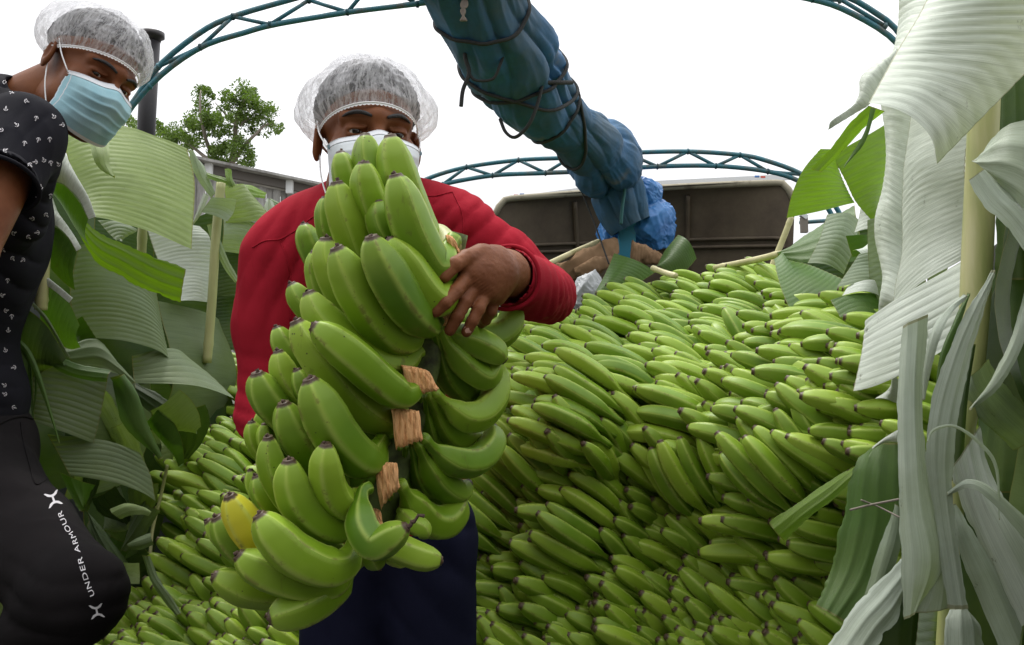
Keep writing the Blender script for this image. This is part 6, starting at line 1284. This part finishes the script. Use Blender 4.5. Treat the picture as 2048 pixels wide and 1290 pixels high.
body2 = [neck2, (cone(J(-10, 275, 1.28), J(-140, 290, 1.45), .045, .045), .04), (ell(J(-95, 450, 1.34), (.11, .10, .17)), .05), (ell(J(-120, 720, 1.34), (.10, .09, .17)), .05), (ell(J(-125, 915, 1.36), (.105, .085, .10)), .03),
         (cone(shd, elb, .042, .034), .03), (cone(elb, J(-200, 640, .95), .034, .027), .02), (cone(J(-230, 300, 1.5), J(-330, 500, 1.5), .042, .034), .03), (cone(J(-330, 500, 1.5), J(-300, 700, 1.35), .034, .026), .03),
         (cone(hipA, J(10, 1075, 1.19), .052, .048), .02), (cone(J(10, 1075, 1.19), kn2, .048, .040), .02), (cone(kn2, an2, .048, .034), .02), (cone(hipB, kn3, .07, .05), .04), (cone(kn3, an3, .048, .034), .02)]
bv, bf = field_mesh(body2, .008, .02)
def simple_hand(w0, d):
    d = np.array(d) / np.linalg.norm(d); s = np.cross(d, [0, 0, 1]); s /= np.linalg.norm(s); pl_ = w0 + d * .06
    return hand_prims(np.array(w0), pl_, [([pl_ + s * x + d * .03, pl_ + s * x * 1.2 + d * .06, pl_ + s * x * 1.25 + d * (.085 - abs(x) * .4) - [0, 0, .01]], [.009, .008, .007]) for x in (-.027, -.009, .009, .027)], ([pl_ + s * .035, pl_ + s * .055 + d * .02, pl_ + s * .06 + d * .045], [.012, .010, .008]))
ha, hb = field_mesh(simple_hand(J(-200, 640, .95), (-.3, -.2, -1)), .004, .012), field_mesh(simple_hand(J(-300, 700, 1.35), (.2, -.2, -1)), .004, .012)
cone, ell = cone_, ell_; neck2 = (cone(h2.w((0, .040, -.05)), nb, .058, .066), .03)
v2, f2_ = build_head(h2, [neck2, (cone(nb, J(10, 300, 1.32), .060, .07), .03)], .0022, lo=(-.11, -.14, -.16))
V_, F__ = cat_mesh([(v2, f2_), (bv, bf), ha, hb]); bo2 = mk('body', V_, F__, M['skin'], pe2); h2.extras(bo2, -.35); put_hair(h2, bo2, 72, 92, 120)
cone = lambda a, b, ra, rb: cone_(a, b, ra * K2, rb * K2)
ell = lambda c, r_, Rm=None: ell_(c, np.array(r_) * K2, Rm)
s2_ = [(cone(J(-5, 262, 1.28), J(-140, 262, 1.45), .088, .088), .05), (ell(J(-85, 450, 1.34), (.148, .13, .20)), .05), (ell(J(-120, 640, 1.34), (.118, .11, .17)), .05), (ell(J(-95, 800, 1.34), (.118, .11, .11)), .05),
       (cone(J(50, 258, 1.15), J(2, 355, 1.08), .051, .052), .03), (cone(J(20, 300, 1.22), J(38, 300, 1.16), .05, .05), .04), (cone(J(48, 260, 1.2), J(22, 420, 1.26), .050, .055), .05), (cone(J(25, 228, 1.27), J(-60, 232, 1.38), .052, .06), .04),
       (cone(J(-230, 300, 1.5), J(-290, 420, 1.5), .06, .055), .04)]
holes2 = [(cone(J(-5, 374, 1.065), J(-60, 485, 1.0), .046, .06), .004), (cone(J(66, 205, 1.27), J(95, 150, 1.26), .040, .048), .006)]
sv, sf_ = field_mesh(s2_, .005, .03, holes2); sv = smooth(sv, sf_, 2, .5)
sv = wrinkle(sv, sf_, foldfn([(J(95, 330, 1.15), nf(.95, .1, -.2), 150, .005, .07), (J(70, 420, 1.2), nf(.9, 0, .3), 130, .005, .08), (J(40, 560, 1.25), nf(.85, 0, .5), 90, .008, .11), (J(20, 750, 1.25), nf(.3, 0, .95), 100, .006, .09), (J(20, 200, 1.2), nf(.2, 0, .95), 120, .004, .06), (J(40, 800, 1.25), nf(.15, 0, .98), 130, .005, .05)]))
shirt2 = mk('shirt', sv, sf_, M['shirt_black'], pe2); t2 = bvh(shirt2)
cwc = J(-4, 368, 1.068); cd2 = nf(*(J(-55, 480, 1.0) - cwc)); s1 = nf(*np.cross(cd2, [0, 0, 1])); s2 = np.cross(s1, cd2)
mk('sleeve_hem', *tube_geo([cwc + .0595 * (s1 * math.cos(a) + s2 * math.sin(a)) for a in np.linspace(0, 2 * np.pi, 60)], .0035, 8, caps=False), M['shirt_black'], shirt2)
hem = []
# printed anchors
ra = np.random.default_rng(5); gs = []
spots_ = [(23, 185), (53, 203), (12, 218), (87, 197), (72, 237), (33, 250), (107, 233), (49, 287), (76, 280), (99, 279), (11, 301), (70, 324), (87, 320), (101, 326), (60, 330), (31, 335), (116, 328), (81, 374), (75, 397), (101, 392), (38, 404), (64, 437), (92, 430), (20, 440), (28, 466), (57, 474), (74, 465), (25, 517), (6, 500), (15, 561), (12, 621), (23, 633), (16, 660), (10, 700), (27, 735), (8, 770), (28, 815), (9, 788), (45, 520), (5, 590), (40, 155), (10, 165), (124, 250), (2, 260), (5, 395), (48, 370)]
for (x, y) in spots_:
    gs = []; a = ra.random() * 6.28; u = np.array([math.cos(a), math.sin(a)]); w_ = np.array([-u[1], u[0]]); S_ = 4.3
    segs = [[(0, -1), (0, .9)], [(-.45, .35), (.45, .35)], [(-.85, -.25), (-.6, -.8), (0, -1), (.6, -.8), (.85, -.25)], [(-.22, .95), (0, 1.25), (.22, .95), (0, .75), (-.22, .95)], [(-1.0, -.35), (-.85, -.1), (-.6, -.35)], [(1.0, -.35), (.85, -.1), (.6, -.35)]]
    for sg in segs:
        pts = []
        for p in sg:
            q = (u * p[0] + w_ * p[1]) * S_; h = shoot(t2, x + q[0], y + q[1], .0005)
            if h is not None: pts.append(h)
        if len(pts) == len(sg) and max(np.linalg.norm(np.diff(pts, axis=0), axis=1)) < .03: gs.append(tube_geo(pts, .00052, 4))
    if len(gs) > 2: mk('anchor_print', *join_geo(gs), M['print_white'], shirt2)

# trousers
tr2 = [(ell(J(-98, 900, 1.34), (.135, .12, .12)), .05), (cone(J(-62, 930, 1.30), J(22, 1065, 1.18), .084, .080), .035), (cone(J(22, 1065, 1.18), kn2, .080, .060), .03), (cone(kn2, an2, .060, .052), .02), (cone(hipB, kn3, .09, .066), .04), (cone(kn3, an3, .064, .05), .02)]
v, f = field_mesh(tr2, .007, .03); v = smooth(v, f, 2); v = wrinkle(v, f, foldfn([(J(60, 950, 1.2), nf(.7, 0, .7), 55, .005, .12), (J(100, 1240, 1.02), nf(.2, 0, 1), 90, .006, .09), (J(200, 1200, 1.0), nf(.2, 0, 1), 100, .003, .06)]))
tro2 = mk('trousers', v, f, M['trousers_black'], pe2); t3 = bvh(tro2)
on_surface('waistband', [(-5, 850), (20, 838), (45, 833), (64, 838)], .003, M['trousers_black'], tro2, t3, n=20)
on_surface('pocket_seam', [(40, 845), (45, 880), (58, 930), (70, 968), (88, 962), (100, 950)], .0010, M['trousers_black'], tro2, t3, .0012)
# lettering and emblem down the outer seam, read from the knee upward
def text_geo(s, size):
    cu = bpy.data.curves.new('t', 'FONT'); cu.body = s; cu.size = size; cu.space_character = 1.12; o = bpy.data.objects.new('t', cu); COL.objects.link(o); bpy.context.view_layer.update()
    dg = bpy.context.evaluated_depsgraph_get(); m = bpy.data.meshes.new_from_object(o.evaluated_get(dg)); v = [tuple(x.co) for x in m.vertices]; f = [tuple(p.vertices) for p in m.polygons]
    bpy.data.objects.remove(o); return np.array(v), f
def lay_text(name, s, path, hgt, tree, m_, par, x0=0., x1=1., bold=True):
    v, f = text_geo(s, 1.0); w_ = v[:, 0].max(); hh = v[:, 1].max(); pl = catmull(np.array([(a, b, 0) for a, b in path], float), 80)[:, :2]; T_ = np.gradient(pl, axis=0); T_ /= np.linalg.norm(T_, axis=1)[:, None]
    out = []
    for x, y, z in v:
        t_ = x0 + (x1 - x0) * x / w_; i = t_ * 79; i0 = int(min(78, i)); c = pl[i0] + (pl[i0 + 1] - pl[i0]) * (i - i0); n = np.array([T_[i0][1], -T_[i0][0]])
        q = c + n * (y / hh - .5) * hgt; h = shoot(tree, q[0], q[1], .0012); out.append(h if h is not None else P(q[0], q[1], 1.05))
    return mk(name, out, f, m_, par, False)
lay_text('lettering', 'UNDER ARMOUR', [(185, 1193), (172, 1160), (157, 1110), (146, 1075), (132, 1055), (118, 1024)], 10, t3, M['print_white'], tro2)
def emblem(c, ang, s_, tree, par):
    # two curved bars crossing into an interlocked mark
    u = np.array([math.cos(ang), math.sin(ang)]); w_ = np.array([-u[1], u[0]]); 
    poly = []
    for sg in (-1, 1):
        P1 = [(-1.0, sg * 1.0), (-.5, sg * .62), (-.30, sg * .15), (-.30, 0), (-.62, 0), (-.66, sg * .25), (-1.0, sg * .75)]
        P2 = [(-x, y) for x, y in P1][::-1]; poly += [P1, P2]
    poly.append([(-.35, -.13), (.35, -.13), (.35, .13), (-.35, .13)]); V, Fc = [], []
    for pl in poly:
        o = len(V)
        for (x, y) in pl:
            q = np.array(c) + (u * x + w_ * y) * s_; h = shoot(tree, q[0], q[1], .0012); V.append(h if h is not None else P(q[0], q[1], 1.05))
        Fc.append(tuple(range(o, o + len(pl))))
    mk('emblem', V, Fc, M['print_white'], par, False)
emblem((106, 999), R(70), 15, t3, tro2); emblem((193, 1222), R(80), 14, t3, tro2)
for an in (an2, an3):
    v, f = field_mesh([(cone(an + [0, .03, -.03], an + [.02, -.16, -.045], .042, .038), .02)], .008, .02); mk('shoe', v, f, M['rope'], pe2)
wm2 = put_mask(h2, pe2, M['mask_blue'], M['mask_edge'], 'pale blue pleated mask', bot=-.119, pk=.95, wd=.070)
put_net(h2, pe2, 82, 106, 118, 'sheer white bouffant hairnet covering the ear', .024, 8)
